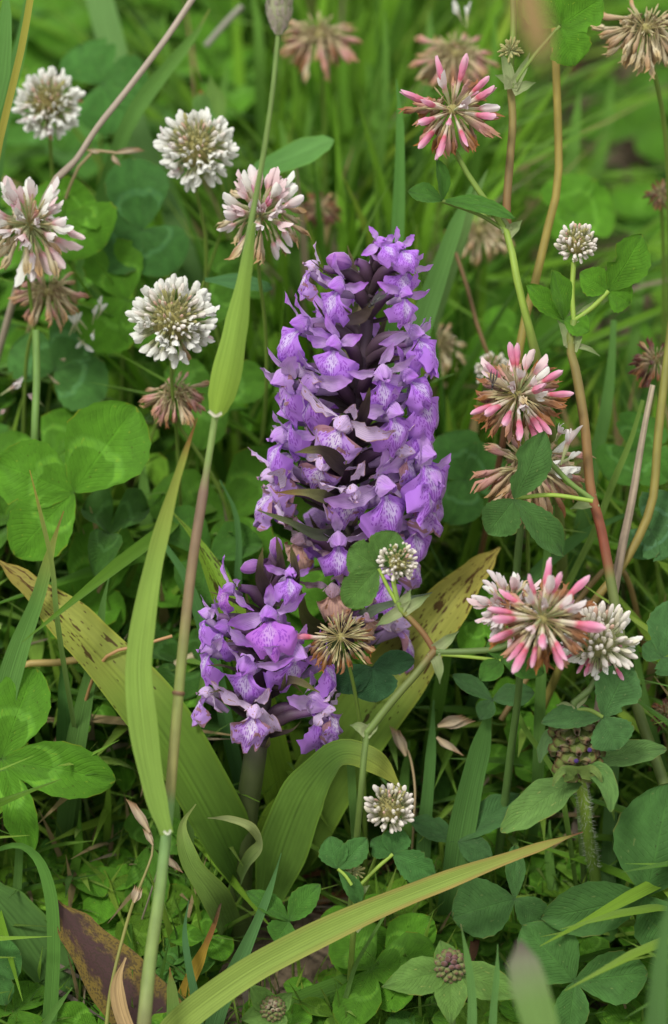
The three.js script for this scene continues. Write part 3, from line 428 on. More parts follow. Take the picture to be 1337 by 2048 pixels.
function orchid({ axis, flowers, label, stemR, bracts = [], leaves, girth = 12, size = 0.00126 }) {
  const line = axis.map((q) => W(...q)); footed(line); const base = line[line.length - 1].clone(); base.y = 0;
  const o = thing('orchid', base, label, 'orchid', null);
  const at = (y) => { let i = 0; while (i < axis.length - 2 && y > axis[i + 1][1]) i++; const [a, b] = [axis[i], axis[i + 1]], k = (y - a[1]) / (b[1] - a[1]); return [mix(a[0], b[0], k), mix(a[2], b[2], k)]; };
  part('stem', tube(line, { r: stemR.map(([t, x]) => [t, x * UNIT]), nv: 50, seg: 9, col: [[0, [0.075, 0.045, 0.075]], [0.36, [0.060, 0.042, 0.052]], [0.5, [0.075, 0.105, 0.030]], [1, [0.10, 0.17, 0.035]]], lump: 0.15 }), M.stem, o);
  for (const [px, py, st0, q = {}] of flowers) {
    const st = st0 === 0 && !q.deep && R() < 0.35 ? 1 : st0 === 1 && R() < 0.25 ? 2 : st0;
    const [ax, az] = at(py), dx = (px - ax) * UNIT, rho = Math.max(girth * 0.001 * (q.rho ?? 1), Math.abs(dx) * 1.02);
    const back = q.back ? -1 : 1, ang = Math.asin(clamp(dx / rho, -1, 1)), z = az + back * rho * Math.cos(ang), mouth = W(px, py, z);
    const dir = V3(Math.sin(ang), 0, back * Math.cos(ang)), g = sub('flower', o, mouth), yaw = Math.atan2(dir.x, dir.z) * 0.88 + rr(-0.38, 0.38) + (q.yaw ?? 0), sc = (q.s ?? 1) * rr(0.86, 1.1) * size * (0.72 + 0.28 * smooth(axis[0][1] - 20, axis[0][1] + 260, py));
    g.rotation.set((q.pitch ?? -0.08) + rr(-0.28, 0.34), yaw, (q.roll ?? 0) + rr(-0.34, 0.34), 'YXZ'); g.scale.setScalar(sc);
    const add = (name, geo, mat) => { const m = mesh(name, geo, mat); g.add(m); return m; }, s4 = (a) => a[Math.floor(R() * a.length)];
    const mat = st >= 2 ? M.petalWorn : M.petal;
    if (q.bud) { const b = add('bud', orchidPool.bud, M.petal); b.rotation.set(q.bud === 'up' ? 0.25 : 1.15, 0, 0); }
    else {
      add('lip', s4(orchidPool.lip[st]), st === 3 ? M.petalWorn : st === 2 ? M.lip[2] : q.deep ? M.lip[1] : M.lip[0]).rotation.x = rr(-0.2, 0.25) + (q.lip ?? 0);
      const h = add('hood', s4(orchidPool.hood[st]), mat); h.rotation.x = rr(-0.1, 0.3); if (st >= 2) h.scale.set(0.9, 0.8, 0.9);
      for (const sd of [-1, 1]) { const p = add('sepal', s4(orchidPool.sepal[st]), mat); p.position.set(sd * 1.0, 0.9, -0.2); p.rotation.set(rr(-0.1, 0.5), sd * rr(0.1, 0.6), -sd * (st >= 2 ? rr(0.9, 2.3) : rr(0.85, 1.7)), 'YXZ'); { const k = rr(0.8, 1.22); p.scale.set(k * rr(0.85, 1.15), k, k); } }
      const dsp = add('dorsal_sepal', s4(orchidPool.sepal[st]), mat); dsp.position.set(0, 2.0, -1.2); dsp.rotation.set(rr(0.1, 0.8), 0, rr(-0.4, 0.4)); dsp.scale.setScalar(0.8);
      add('spur', orchidPool.spur, M.petal);
    }
    // the dark ovary that bears the flower, and the leafy bract below it
    const low = W(at(py + 48)[0], py + 48, at(py + 48)[1]), out = mouth.clone().addScaledVector(dir, -0.0022), mid = low.clone().lerp(out, 0.55).add(V3(0, 0.0022, 0));
    part('ovary', tube([low, low.clone().lerp(mid, 0.5).add(V3(0, 0.0006, 0)), mid, out], { r: [[0, 0.0009], [0.5, 0.00155], [1, 0.0009]], seg: 7, nv: 9, lump: 0.25, col: [[0, [0.075, 0.055, 0.06]], [0.6, [0.085, 0.045, 0.08]], [1, [0.20, 0.09, 0.26]]] }), M.stem, o);
    if (!q.nobract && R() < 0.92) {
      const bl = rr(0.011, 0.016) * (q.s ?? 1), side = V3(dir.z, 0, -dir.x).multiplyScalar(rr(-0.5, 0.5)), bd = dir.clone().add(side).normalize(), b0 = low.clone().add(V3(0, -0.001, 0));
      part('bract', ribbon([b0, b0.clone().addScaledVector(bd, bl * 0.35).add(V3(0, bl * 0.16, 0)), b0.clone().addScaledVector(bd, bl * 0.72).add(V3(0, bl * rr(0.28, 0.5), 0)), b0.clone().addScaledVector(bd, bl * rr(0.85, 1.0)).add(V3(0, bl * rr(0.35, 0.85), 0))], { w: [[0, 0.0020], [0.3, 0.0028], [0.75, 0.0012], [1, 0.0002]], n: V3(0, 1, 0).addScaledVector(bd, -0.6), fold: 0.45, nv: 10, nu: 4, col: BRACT, vlen: 0.03 }), M.orchidPlain, o);
    }
  }
  for (const b of bracts) { const p = b.pts.map((q) => W(...q)); part('bract', ribbon(p, { w: [[0, b.w * 0.8 * UNIT], [0.35, b.w * UNIT], [0.8, b.w * 0.45 * UNIT], [1, 0.0002]], n: b.n ?? V3(0, 0.6, 0.8), fold: 0.3, nv: 16, nu: 4, col: b.col ?? BRACT, vlen: 0.03, ruffle: 0.2 }), M.orchidPlain, o); }
  for (const l of leaves) {
    const p = l.pts.map((q) => q.length > 2 ? W(...q) : W(q[0], q[1], axis[axis.length - 1][2])), m = part('leaf', ribbon(p, { w: l.w.map(([t, x]) => [t, x * UNIT]), n: l.n ?? V3(0, 0.75, 0.66), fold: l.fold ?? 0.35, nv: 44, nu: 10, col: l.col, vlen: curveOf(p).getLength(), twist: l.twist ?? 0, ruffle: 0.05, seed: p.length }), l.spots ? M.orchidLeaf : M.orchidPlain, o);
    if (l.label) m.userData.label = l.label;
  }
  return o;
}
const OL = C.olive;
orchid({
  label: 'tall orchid with a long purple flower spike, some lower blooms fading', girth: 11.5,
  axis: [[752, 500, -0.030], [735, 640, -0.024], [712, 830, -0.016], [695, 1000, -0.010], [682, 1200, -0.004], [665, 1360, 0], [610, 1600, 0.003], [585, 1720, 0.004]],
  stemR: [[0, 7], [0.15, 15], [0.5, 20], [0.75, 22], [1, 24]],
  flowers: [
    [765, 490, 0, { pitch: -0.9, s: 0.85, yaw: 0.1 }], [800, 500, 0, { pitch: -0.5, s: 0.9, yaw: 0.5 }], [697, 528, 0, { bud: 'out', s: 1.0, rho: 0.6 }], [628, 540, 1, { roll: 0.35, pitch: -0.1 }], [680, 578, 0, { s: 1.0, rho: 0.8 }], [812, 540, 0, { roll: -0.15 }], [806, 592, 0, { roll: -0.25, s: 0.95 }],
    [608, 655, 0, { roll: 0.2 }], [672, 695, 0, {}], [828, 672, 1, { roll: -0.2 }], [592, 735, 1, { roll: 0.3 }], [632, 770, 0, { s: 1.05 }], [764, 752, 1, { lip: 0.4, yaw: 0.2 }], [812, 758, 0, { s: 0.95 }],
    [592, 832, 1, { roll: 0.25, s: 1.05 }], [688, 850, 2, { s: 1.0 }], [783, 828, 1, {}], [796, 905, 2, { s: 1.12 }], [842, 918, 1, { roll: -0.3, s: 1.05 }], [648, 926, 2, { s: 0.85, lip: 0.3 }], [578, 930, 2, { roll: 0.3, s: 1.05 }],
    [702, 985, 2, { s: 0.95 }], [764, 985, 1, { s: 1.12 }], [558, 986, 2, { roll: 0.3, s: 1.05 }], [838, 985, 2, { roll: -0.35, s: 1.05 }], [676, 1085, 1, { s: 0.92 }], [824, 1058, 0, { roll: -0.2, s: 1.05 }], [775, 1062, 2, { s: 0.9 }], [812, 1108, 1, { s: 0.95 }], [602, 1082, 3, { s: 0.95 }],
    [668, 1180, 3, { s: 0.95 }], [766, 1160, 1, { s: 0.95 }], [786, 1255, 2, { s: 1.05, lip: -0.2 }], [735, 1235, 3, { s: 0.85 }],
    [578, 765, 1, { roll: 0.5 }], [570, 880, 1, { roll: 0.4, s: 0.95 }], [552, 958, 2, { roll: 0.6 }], [832, 690, 0, { roll: -0.5, s: 0.9 }], [826, 792, 0, { roll: -0.4, s: 0.95 }], [852, 962, 1, { roll: -0.6 }], [826, 850, 1, { roll: -0.5, s: 0.9 }],
    [735, 560, 0, { back: 1 }], [660, 640, 0, { back: 1 }], [770, 700, 0, { back: 1 }], [690, 790, 1, { back: 1 }], [660, 900, 1, { back: 1 }], [740, 930, 1, { back: 1 }], [640, 1050, 1, { back: 1 }], [740, 1090, 1, { back: 1 }],
  ],
  bracts: [
    { pts: [[700, 640, -0.012], [725, 632, -0.010], [752, 600, -0.008]], w: 26 }, { pts: [[690, 1060, -0.003], [640, 1070, 0.006], [575, 1042, 0.012], [515, 1020, 0.014]], w: 24, col: [[0, [0.05, 0.05, 0.05]], [0.5, [0.12, 0.14, 0.10]], [1, [0.2, 0.24, 0.1]]] }, { pts: [[670, 1000, 0], [610, 985, 0.012], [550, 985, 0.016]], w: 26, col: [[0, [0.06, 0.05, 0.05]], [0.6, [0.26, 0.26, 0.12]], [1, [0.3, 0.16, 0.05]]] },
    { pts: [[720, 850, -0.006], [735, 800, 0], [740, 775, 0.004]], w: 22 }, { pts: [[690, 940, -0.002], [640, 900, 0.006], [590, 905, 0.01]], w: 34 }, { pts: [[700, 1250, 0], [760, 1215, 0.010], [865, 1185, 0.013]], w: 24, col: () => [0.16, 0.22, 0.15] }, { pts: [[660, 1280, 0.002], [610, 1230, 0.01], [600, 1170, 0.012]], w: 36, col: [[0, [0.06, 0.05, 0.04]], [1, [0.16, 0.19, 0.05]]] },
  ],
  leaves: [
    { pts: [[560, 1775, 0.012], [600, 1660, 0.016], [690, 1500, 0.012], [810, 1330, 0.000], [925, 1175, -0.012], [1000, 1095, -0.022]], w: [[0, 60], [0.25, 140], [0.6, 140], [0.8, 100], [0.93, 52], [1, 5]], spots: 1, col: [[0, [0.12, 0.24, 0.035]], [0.5, [0.18, 0.31, 0.045]], [0.72, [0.32, 0.34, 0.07]], [1, [0.40, 0.34, 0.08]]], n: V3(-0.25, 0.62, 0.78), fold: 0.25, label: 'yellowing spotted leaf with dark blotches near its tip' },
    { pts: [[590, 1760, 0.006], [560, 1600, 0.014], [470, 1250, 0.002], [395, 1085, -0.012], [343, 1022, -0.018]], w: [[0, 40], [0.4, 78], [0.75, 60], [1, 4]], col: [[0, OL], [1, mulc(OL, 1.05)]], n: V3(0.4, 0.5, 0.8), spots: 1 },
  ],
});
orchid({
  label: 'short orchid with a small bright purple flower spike', girth: 10, size: 0.00114,
  axis: [[548, 1120, 0.010], [540, 1230, 0.014], [530, 1350, 0.020], [512, 1500, 0.027], [492, 1640, 0.030], [484, 1740, 0.031]], stemR: [[0, 6], [0.1, 14], [0.5, 24], [1, 26]],
  flowers: [
    [552, 1110, 0, { bud: 'up', s: 1.05, rho: 0.3 }], [518, 1130, 0, { bud: 'out', s: 0.9, rho: 0.5 }], [578, 1152, 0, { s: 0.95, roll: -0.2 }], [462, 1180, 0, { deep: 1, yaw: -0.15 }], [542, 1238, 0, { deep: 1, s: 1.08, rho: 0.9 }], [450, 1258, 0, { s: 1.05, roll: 0.1 }], [418, 1236, 0, { s: 0.9, roll: 0.3 }], [428, 1300, 1, { s: 0.95 }],
    [498, 1335, 0, { s: 1.18, lip: -0.1 }], [588, 1312, 0, { s: 1.08 }], [640, 1325, 0, { s: 0.95, roll: -0.15 }], [420, 1392, 2, { s: 0.95, roll: 0.3 }], [508, 1425, 2, { s: 1.1 }], [622, 1412, 1, { s: 1.2 }], [652, 1425, 1, { s: 0.95, roll: -0.3 }], [560, 1275, 0, { back: 1 }], [500, 1280, 0, { back: 1 }],
  ],
  bracts: [{ pts: [[550, 1185, 0.014], [562, 1130, 0.018], [553, 1070, 0.018]], w: 26 }, { pts: [[535, 1190, 0.02], [520, 1140, 0.024], [526, 1095, 0.024]], w: 26 }, { pts: [[575, 1190, 0.016], [590, 1140, 0.02], [582, 1090, 0.02]], w: 30 }, { pts: [[530, 1390, 0.02], [590, 1360, 0.03], [640, 1385, 0.032]], w: 32 }],
  leaves: [
    { pts: [[486, 1770, 0.032], [430, 1640, 0.036], [310, 1440, 0.026], [160, 1270, 0.010], [60, 1175, 0.000], [-5, 1120, -0.006]], w: [[0, 60], [0.22, 122], [0.5, 126], [0.75, 98], [0.93, 45], [1, 4]], spots: 1, col: [[0, [0.085, 0.19, 0.025]], [0.45, [0.12, 0.225, 0.028]], [0.75, [0.28, 0.32, 0.06]], [1, [0.30, 0.24, 0.06]]], n: V3(0.35, 0.75, 0.6), fold: 0.4, label: 'broad yellow green leaf spotted brown towards its tip' },
    { pts: [[530, 1830, 0.038], [572, 1680, 0.036], [622, 1570, 0.036], [690, 1508, 0.038], [755, 1530, 0.042], [808, 1582, 0.045]], w: [[0, 50], [0.3, 104], [0.5, 96], [0.68, 66], [0.85, 54], [1, 4]], col: [[0, [0.11, 0.22, 0.035]], [0.5, [0.125, 0.24, 0.04]], [0.7, [0.085, 0.17, 0.03]], [1, [0.26, 0.29, 0.05]]], n: (t) => V3(0.05, mix(0.55, 0.95, t), mix(0.83, 0.35, t)), fold: 0.25 },
    { pts: [[455, 1850, 0.045], [425, 1790, 0.052], [378, 1720, 0.050], [365, 1650, 0.044], [392, 1608, 0.040]], w: [[0, 60], [0.35, 64], [0.65, 40], [1, 3]], col: [[0, [0.12, 0.21, 0.045]], [0.7, [0.15, 0.25, 0.05]], [1, [0.3, 0.38, 0.12]]], n: V3(0.4, 0.5, 0.75) },
    { pts: [[482, 1760, 0.036], [500, 1720, 0.042], [522, 1690, 0.045], [505, 1655, 0.046], [460, 1638, 0.046], [416, 1636, 0.046]], w: [[0, 40], [0.4, 34], [0.6, 26], [0.85, 14], [1, 2]], col: [[0, [0.16, 0.27, 0.06]], [1, [0.36, 0.42, 0.18]]], n: V3(-0.5, 0.7, 0.5) },
    { pts: [[500, 1770, 0.028], [545, 1690, 0.024], [590, 1600, 0.016], [640, 1540, 0.01]], w: [[0, 60], [0.5, 90], [1, 8]], col: [[0, mulc(OL, 0.8)], [1, OL]], n: V3(-0.3, 0.7, 0.6) },
  ],
});

// ---------------------------------------------------------------- clover flowers, one by one
const GRP = undefined;
cloverFlower({ x: 395, y: 298, d: 0.035, r: 88, kind: 'fresh', axis: toward(0.5), stem: [[392, 372], [412, 470], [414, 570], [440, 690], [470, 820]], label: 'round white clover in front of the long pale blade, reddish buds at its middle' });
cloverFlower({ x: 97, y: 208, d: 0.06, r: 74, kind: 'fresh', axis: toward(0.62), core: [0.25, 0.2, 0.06], stem: [[100, 270], [104, 330], [110, 420]], label: 'white clover with a brownish green middle beside the yellow stem at the upper left' });
cloverFlower({ x: 345, y: 642, d: 0.012, r: 94, kind: 'shade', axis: toward(0.55), stem: [[343, 700], [346, 790], [358, 850], [400, 910], [440, 980], [470, 1070]], label: 'large pure white clover above a withered pink head' });
cloverFlower({ x: 60, y: 450, d: 0.022, r: 98, kind: 'opened', axis: toward(0.35), stem: [[58, 560], [70, 670], [72, 780], [66, 880]], more: [{ a: [120, 160], n: 14, k: { cream: 2, palepink: 3, white: 1 }, len: 1.15 }], label: 'pink and white clover cut by the left edge, long florets hanging below' });
cloverFlower({ x: 522, y: 430, d: 0.014, r: 95, kind: 'opened', axis: toward(0.4), stem: [[517, 525], [530, 640], [534, 740], [528, 850], [512, 950], [500, 1040]], label: 'pinkish white clover behind the thin grass stalk, left of the orchid tip' });
cloverFlower({ x: 350, y: 790, d: 0.028, r: 66, kind: 'faded', axis: toward(0.1), stem: [[352, 840], [356, 900], [360, 980]], label: 'withered pink brown clover head just under the large pure white one' });
cloverFlower({ x: 97, y: 585, d: 0.04, r: 72, kind: 'faded', axis: toward(0.2), stem: [[60, 680], [50, 780], [48, 900]], label: 'withered tan clover head tucked below the pink and white one at the left edge' });
cloverFlower({ x: 640, y: 72, d: 0.11, r: 84, kind: 'faded', axis: toward(0.1), stem: [[645, 150], [648, 220], [650, 300]], label: 'drooping pink tan clover head beside the fuzzy seed spike at the top' });
cloverFlower({ x: 640, y: 415, d: 0.10, r: 42, kind: 'brown', axis: toward(0.2), stem: [[642, 460], [640, 520]], label: 'small brown dead clover head left above the orchid, out of focus' });
cloverFlower({ x: 912, y: 110, d: 0.09, r: 84, kind: 'faded', axis: toward(0.2), stem: [[905, 180], [895, 300], [880, 400]], label: 'withered brown pink clover head behind the bright pink one at the top' });
cloverFlower({ x: 1292, y: 58, d: 0.02, r: 90, kind: 'cream', axis: toward(0.3), stem: [[1308, 140], [1325, 220], [1336, 330], [1340, 450]], w: 12, label: 'cream coloured faded clover head in the top right corner' });
cloverFlower({ x: 960, y: 462, d: 0.10, r: 62, kind: 'cream', axis: toward(0.2), stem: [[958, 530], [955, 600]], label: 'blurred cream clover head between the two tall brown stems and the orchid' });
cloverFlower({ x: 872, y: 690, d: 0.085, r: 66, kind: 'cream', axis: toward(0.3), stem: [[868, 770], [862, 860]], w: 12, col: C.straw, foot: C.straw, label: 'blurred pale clover head touching the right side of the orchid spike' });
cloverFlower({ x: 1322, y: 388, d: 0.06, r: 34, kind: 'brown', axis: toward(0.2), stem: [[1325, 440], [1328, 520]], label: 'dark brown seed head at the right edge under the cream clover head' });
cloverFlower({ x: 1312, y: 722, d: 0.03, r: 56, kind: 'brown', axis: toward(0.25), stem: [[1318, 780], [1322, 860]], label: 'dark red brown clover head at the right edge above the broken dry stalk' });
cloverFlower({ x: 1036, y: 790, d: -0.004, r: 98, kind: 'alsike', axis: toward(0.55), stem: [[1045, 860], [1050, 940], [1055, 1040]], more: [{ a: [15, 60], n: 5, k: { white: 2, cream: 1 }, len: 0.85 }], label: 'bright pink clover with two white florets at its middle, above a tan withered head' });
cloverFlower({ x: 1062, y: 935, d: 0.006, r: 112, kind: 'faded', axis: toward(0.15), stem: [[1042, 1060], [1034, 1140], [1025, 1300], [1012, 1480], [1000, 1680]], w: 18, col: [0.085, 0.16, 0.04], foot: [0.085, 0.16, 0.04], more: [{ a: [50, 95], n: 5, k: { white: 1 }, len: 0.95, phi: [-0.9, 0.9] }], label: 'tan and pink withered clover head with white florets, right under the bright pink one' });
cloverFlower({ x: 682, y: 1275, d: -0.012, r: 76, kind: 'combed', axis: toward(0.42), stem: [[702, 1345], [715, 1410], [724, 1470], [728, 1560]], more: [{ a: [84, 90], n: 1, k: { pink: 1 }, len: 1.25, phi: [3.0, 3.2] }], label: 'spent clover head like a spoked wheel with orange brown florets, beside the short orchid' });
cloverFlower({ x: 780, y: 1618, d: -0.012, r: 52, kind: 'small', axis: toward(0.4), stem: [[770, 1665], [750, 1720], [735, 1760]], w: 8, label: 'small white clover under the curved orchid leaf tip at the lower middle' });
cloverFlower({ x: 1335, y: 1425, d: 0.02, r: 36, kind: 'brown', axis: toward(0.3), stem: [[1338, 1470], [1340, 1560]], label: 'brown seed head cut by the right edge beside the hairy selfheal' });
cloverFlower({ x: 985, y: 742, d: 0.05, r: 38, kind: 'small', axis: toward(0.4), stem: [[988, 790], [990, 860]], label: 'blurred greenish white clover peeping out behind the bright pink one' });

// clovers whose leaves and flowers are seen joined on one stem
function plant(name, x, y, d, label, category, foot) { const b = foot ?? A(x, y, d); const base = b.clone(); base.y = 0; return thing(name, base, label, category); }
const pts2 = (list, d) => list.map((q) => A(q[0], q[1], q[2] ?? d));
function stipule(root, x, y, d, tx, ty, w = 22) { part('stipule', ribbon(pts2([[x, y], [(x + tx) / 2 + 4, (y + ty) / 2 - 3], [tx, ty]], d), { w: [[0, w * UNIT], [0.5, w * 0.85 * UNIT], [1, 1.5 * UNIT]], n: LOOK, fold: 0.5, nv: 8, nu: 4, col: [[0, [0.40, 0.46, 0.24]], [1, [0.26, 0.36, 0.14]]], ruffle: 0.5 }), M.grass, root); }
{ // the branching one in front of the tall orchid
  const d = -0.022, st = footed(pts2([[735, 1462], [729, 1510], [724, 1570]], d)), o = plant('clover_plant', 0, 0, 0, 'branching clover with a small budding head and two round leaves before the orchid spike', 'clover', st[st.length - 1]);
  part('stem', tube(st, { r: 6.5 * UNIT, nv: 16, col: () => [0.12, 0.2, 0.04] }), M.stem, o);
  part('branch', tube(pts2([[870, 1300], [835, 1345], [790, 1396], [735, 1466]], d), { r: 7.8 * UNIT, nv: 14, col: [[0, [0.20, 0.13, 0.045]], [0.25, [0.14, 0.18, 0.045]], [1, [0.13, 0.21, 0.04]]] }), M.stem, o);
  part('branch', tube(pts2([[870, 1303], [848, 1268], [822, 1238], [802, 1218], [790, 1178], [786, 1150]], d), { r: [[0, 6.2 * UNIT], [0.5, 5.8 * UNIT], [1, 4.8 * UNIT]], nv: 16, col: [[0, [0.22, 0.10, 0.04]], [0.4, [0.22, 0.13, 0.04]], [0.65, C.stemgreen], [1, C.lime]] }), M.stem, o);
  flowerHead(o, A(795, 1122, d), toward(0.62, 0.15), 40 * UNIT, HEAD.small);
  part('stalk', tube(pts2([[800, 1216], [780, 1182], [758, 1137]], d), { r: 4 * UNIT, nv: 8, col: () => C.lime }), M.stem, o);
  const lf = sub('leaf', o, A(757, 1135, d)); leafOn(o, lf, A(757, 1135, d), [[700, 1095, 78, { cut: [0.4, 0.8, 1, 0.25] }], [790, 1062, 80], [690, 1212, 74]], { n: V3(-0.1, 0.55, 0.85), col: [0.105, 0.23, 0.045], shape: 'round', teeth: 0.03, nv: 26 });
  for (const [a, b, e, f] of [[800, 1222, 752, 1252], [806, 1222, 860, 1190], [798, 1218, 822, 1178], [870, 1300, 918, 1262], [866, 1303, 880, 1368], [735, 1465, 700, 1450], [730, 1468, 760, 1440]]) stipule(o, a, b, d, e, f, 24);
  part('branch', tube(pts2([[872, 1304], [935, 1303], [1000, 1296], [1046, 1275], [1075, 1255, -0.03]], d), { r: 6.4 * UNIT, nv: 16, col: () => [0.12, 0.2, 0.05] }), M.stem, o);
  part('stalk', tube(pts2([[872, 1308], [940, 1314], [1002, 1321]], d), { r: 3.6 * UNIT, nv: 8, col: () => C.lime }), M.stem, o);
  flowerHead(o, A(1085, 1238, -0.034), toward(0.6), 100 * UNIT, [...HEAD.alsike]).userData.label = 'round pink flower head with brown drooping florets';
  const l2 = sub('leaf', o, A(1005, 1322, d)); leafOn(o, l2, A(1005, 1322, d), [[1090, 1345, 60], [960, 1362, 46], [980, 1280, 40]], { n: V3(0.2, 0.9, 0.4), col: C.blue, shape: 'oval' });
}
cloverFlower({ x: 1018, y: 1215, d: -0.022, r: 72, kind: 'opened', axis: toward(0.4, -0.5), stem: [[1035, 1290], [1040, 1345], [1020, 1520], [1000, 1690]], w: 17, col: [0.10, 0.20, 0.045], foot: [0.10, 0.20, 0.045], label: 'white clover mostly hidden behind the large pink head, florets at its left' });
{ // white and pink head above the selfheal, with its leaf
  const d = -0.016, st = footed(pts2([[1200, 1345], [1185, 1375], [1155, 1395], [1142, 1425], [1150, 1470, -0.008]], d)), o = plant('clover_plant', 0, 0, 0, 'white clover with a pink skirt of lower florets and a leaf over the selfheal', 'clover', st[st.length - 1]);
  part('stem', tube(st, { r: 7 * UNIT, nv: 20, col: () => [0.13, 0.22, 0.06] }), M.stem, o);
  flowerHead(o, A(1200, 1282, d), toward(0.42), 80 * UNIT, [{ a: [0, 50], n: 34, k: { bud: 3, budwhite: 4, budpink: 0.6 }, len: 0.42, wide: 1.15, r0: 0.46, tilt: [-30, 0] }, { a: [44, 88], n: 40, k: { budwhite: 6, bud: 2 }, len: 0.54, wide: 1.2, r0: 0.46, tilt: [-34, 0] }, { a: [80, 112], n: 30, k: { white: 5, budwhite: 2 }, len: 0.58, wide: 1.15, r0: 0.42, tilt: [-20, 16] }, HANG(40, { pink: 3, palepink: 3, whitepink: 3 }, { a: [85, 125], dirA: [112, 160], len: 0.62, r0: 0.45, wide: 1.1 })], [0.34, 0.34, 0.14], 0.42);
  part('stalk', tube(pts2([[1145, 1420], [1178, 1420], [1206, 1434]], d), { r: 4.5 * UNIT, nv: 8, col: () => C.stemgreen }), M.stem, o);
  const lf = sub('leaf', o, A(1206, 1434, d)); leafOn(o, lf, A(1206, 1434, d), [[1258, 1322, 92, { cut: [0.2, 0.4, 1, 0.3] }], [1238, 1500, 92], [1082, 1446, 52, { n: V3(0, 0.93, 0.36) }]], { n: V3(0.1, 0.55, 0.85), col: [0.085, 0.205, 0.06], shape: 'oval', teeth: 0.03, nv: 26 });
  stipule(o, 1142, 1425, d, 1112, 1410, 26); stipule(o, 1150, 1410, d, 1180, 1388, 18);
}
{ // the pink one at the top with its stem running down behind
  const d = 0.004, st = footed(pts2([[912, 305], [940, 355], [985, 420], [1015, 468], [1035, 560, 0.002], [1060, 660, 0.004], [1082, 750, 0.01], [1100, 850, 0.02]], d)), o = plant('clover_plant', 0, 0, 0, 'tall clover with bright pink head over brown florets, stem bending right to a joint', 'clover', st[st.length - 1]);
  part('stem', tube(st, { r: [[0, 5.5 * UNIT], [0.2, 8 * UNIT], [0.35, 13 * UNIT], [1, 12 * UNIT]], nv: 34, col: [[0, C.stemgreen], [0.2, C.lime], [0.3, [0.17, 0.23, 0.05]], [1, [0.19, 0.23, 0.06]]] }), M.stem, o);
  flowerHead(o, A(905, 220, 0), toward(0.45), 96 * UNIT, [PEDICELS(14, [10, 90]), { a: [40, 88], n: 13, k: { pink: 5, whitepink: 2.4 }, len: 1.05, tilt: [-24, -4], wide: 1.0 }, { a: [80, 112], n: 16, k: { oldpink: 3, pink: 3, brown: 1 }, len: 0.95, wide: 1.0, tilt: [0, 20] }, HANG(40, { brown: 4, oldpink: 2, orange: 2 }, { a: [80, 125], dirA: [112, 165], len: 0.7, r0: 0.38, wide: 1.1 })]);
  part('branch', tube(pts2([[1018, 470], [1014, 420], [1020, 330], [1026, 240], [1022, 178], [1020, 150], [1028, 60], [1026, -30]], d + 0.004), { r: [[0, 9 * UNIT], [0.6, 8 * UNIT], [1, 6 * UNIT]], nv: 24, col: [[0, C.rust], [0.2, C.stembrown], [0.55, [0.26, 0.22, 0.06]], [0.7, C.stemgreen], [1, [0.22, 0.25, 0.06]]] }), M.stem, o);
  flowerHead(o, A(1022, 100, d), toward(0.3), 24 * UNIT, [{ a: [0, 120], n: 40, k: { budgreen: 1 }, len: 0.9, r0: 0.2 }], [0.2, 0.2, 0.06]);
  for (const [a, b, e, f, w] of [[1022, 178, 1000, 100, 26], [1024, 178, 1060, 105, 22], [1026, 182, 1072, 165, 24], [1020, 172, 990, 150, 18], [1015, 462, 985, 430, 22], [1012, 470, 1045, 440, 26]]) stipule(o, a, b, d, e, f, w);
  const lf = sub('leaf', o, A(885, 400, d)); part('stalk', tube(pts2([[1012, 462], [960, 430], [885, 402]], d), { r: 4 * UNIT, nv: 8, col: () => C.stemgreen }), M.stem, o);
  leafOn(o, lf, A(885, 402, d), [[872, 318, 30, { n: V3(0.8, 0.3, 0.5) }], [815, 382, 40, { n: V3(0.1, 0.9, 0.4) }], [1032, 436, 34, { n: V3(0, 0.93, 0.36) }]], { col: C.blue, shape: 'oval', teeth: 0.03 });
  const l2 = sub('leaf', o, A(1120, 52, d)); part('stalk', tube(pts2([[1024, 176], [1070, 110], [1120, 52]], d), { r: 4 * UNIT, nv: 8, col: () => C.stemgreen }), M.stem, o);
  leafOn(o, l2, A(1120, 52, d), [[1205, -5, 90], [1150, 132, 92, { cut: [0.3, 0.6, 1, 0.3] }], [1052, -20, 92]], { n: V3(0.1, 0.5, 0.87), col: C.clover, shape: 'oval', teeth: 0.03 });
}
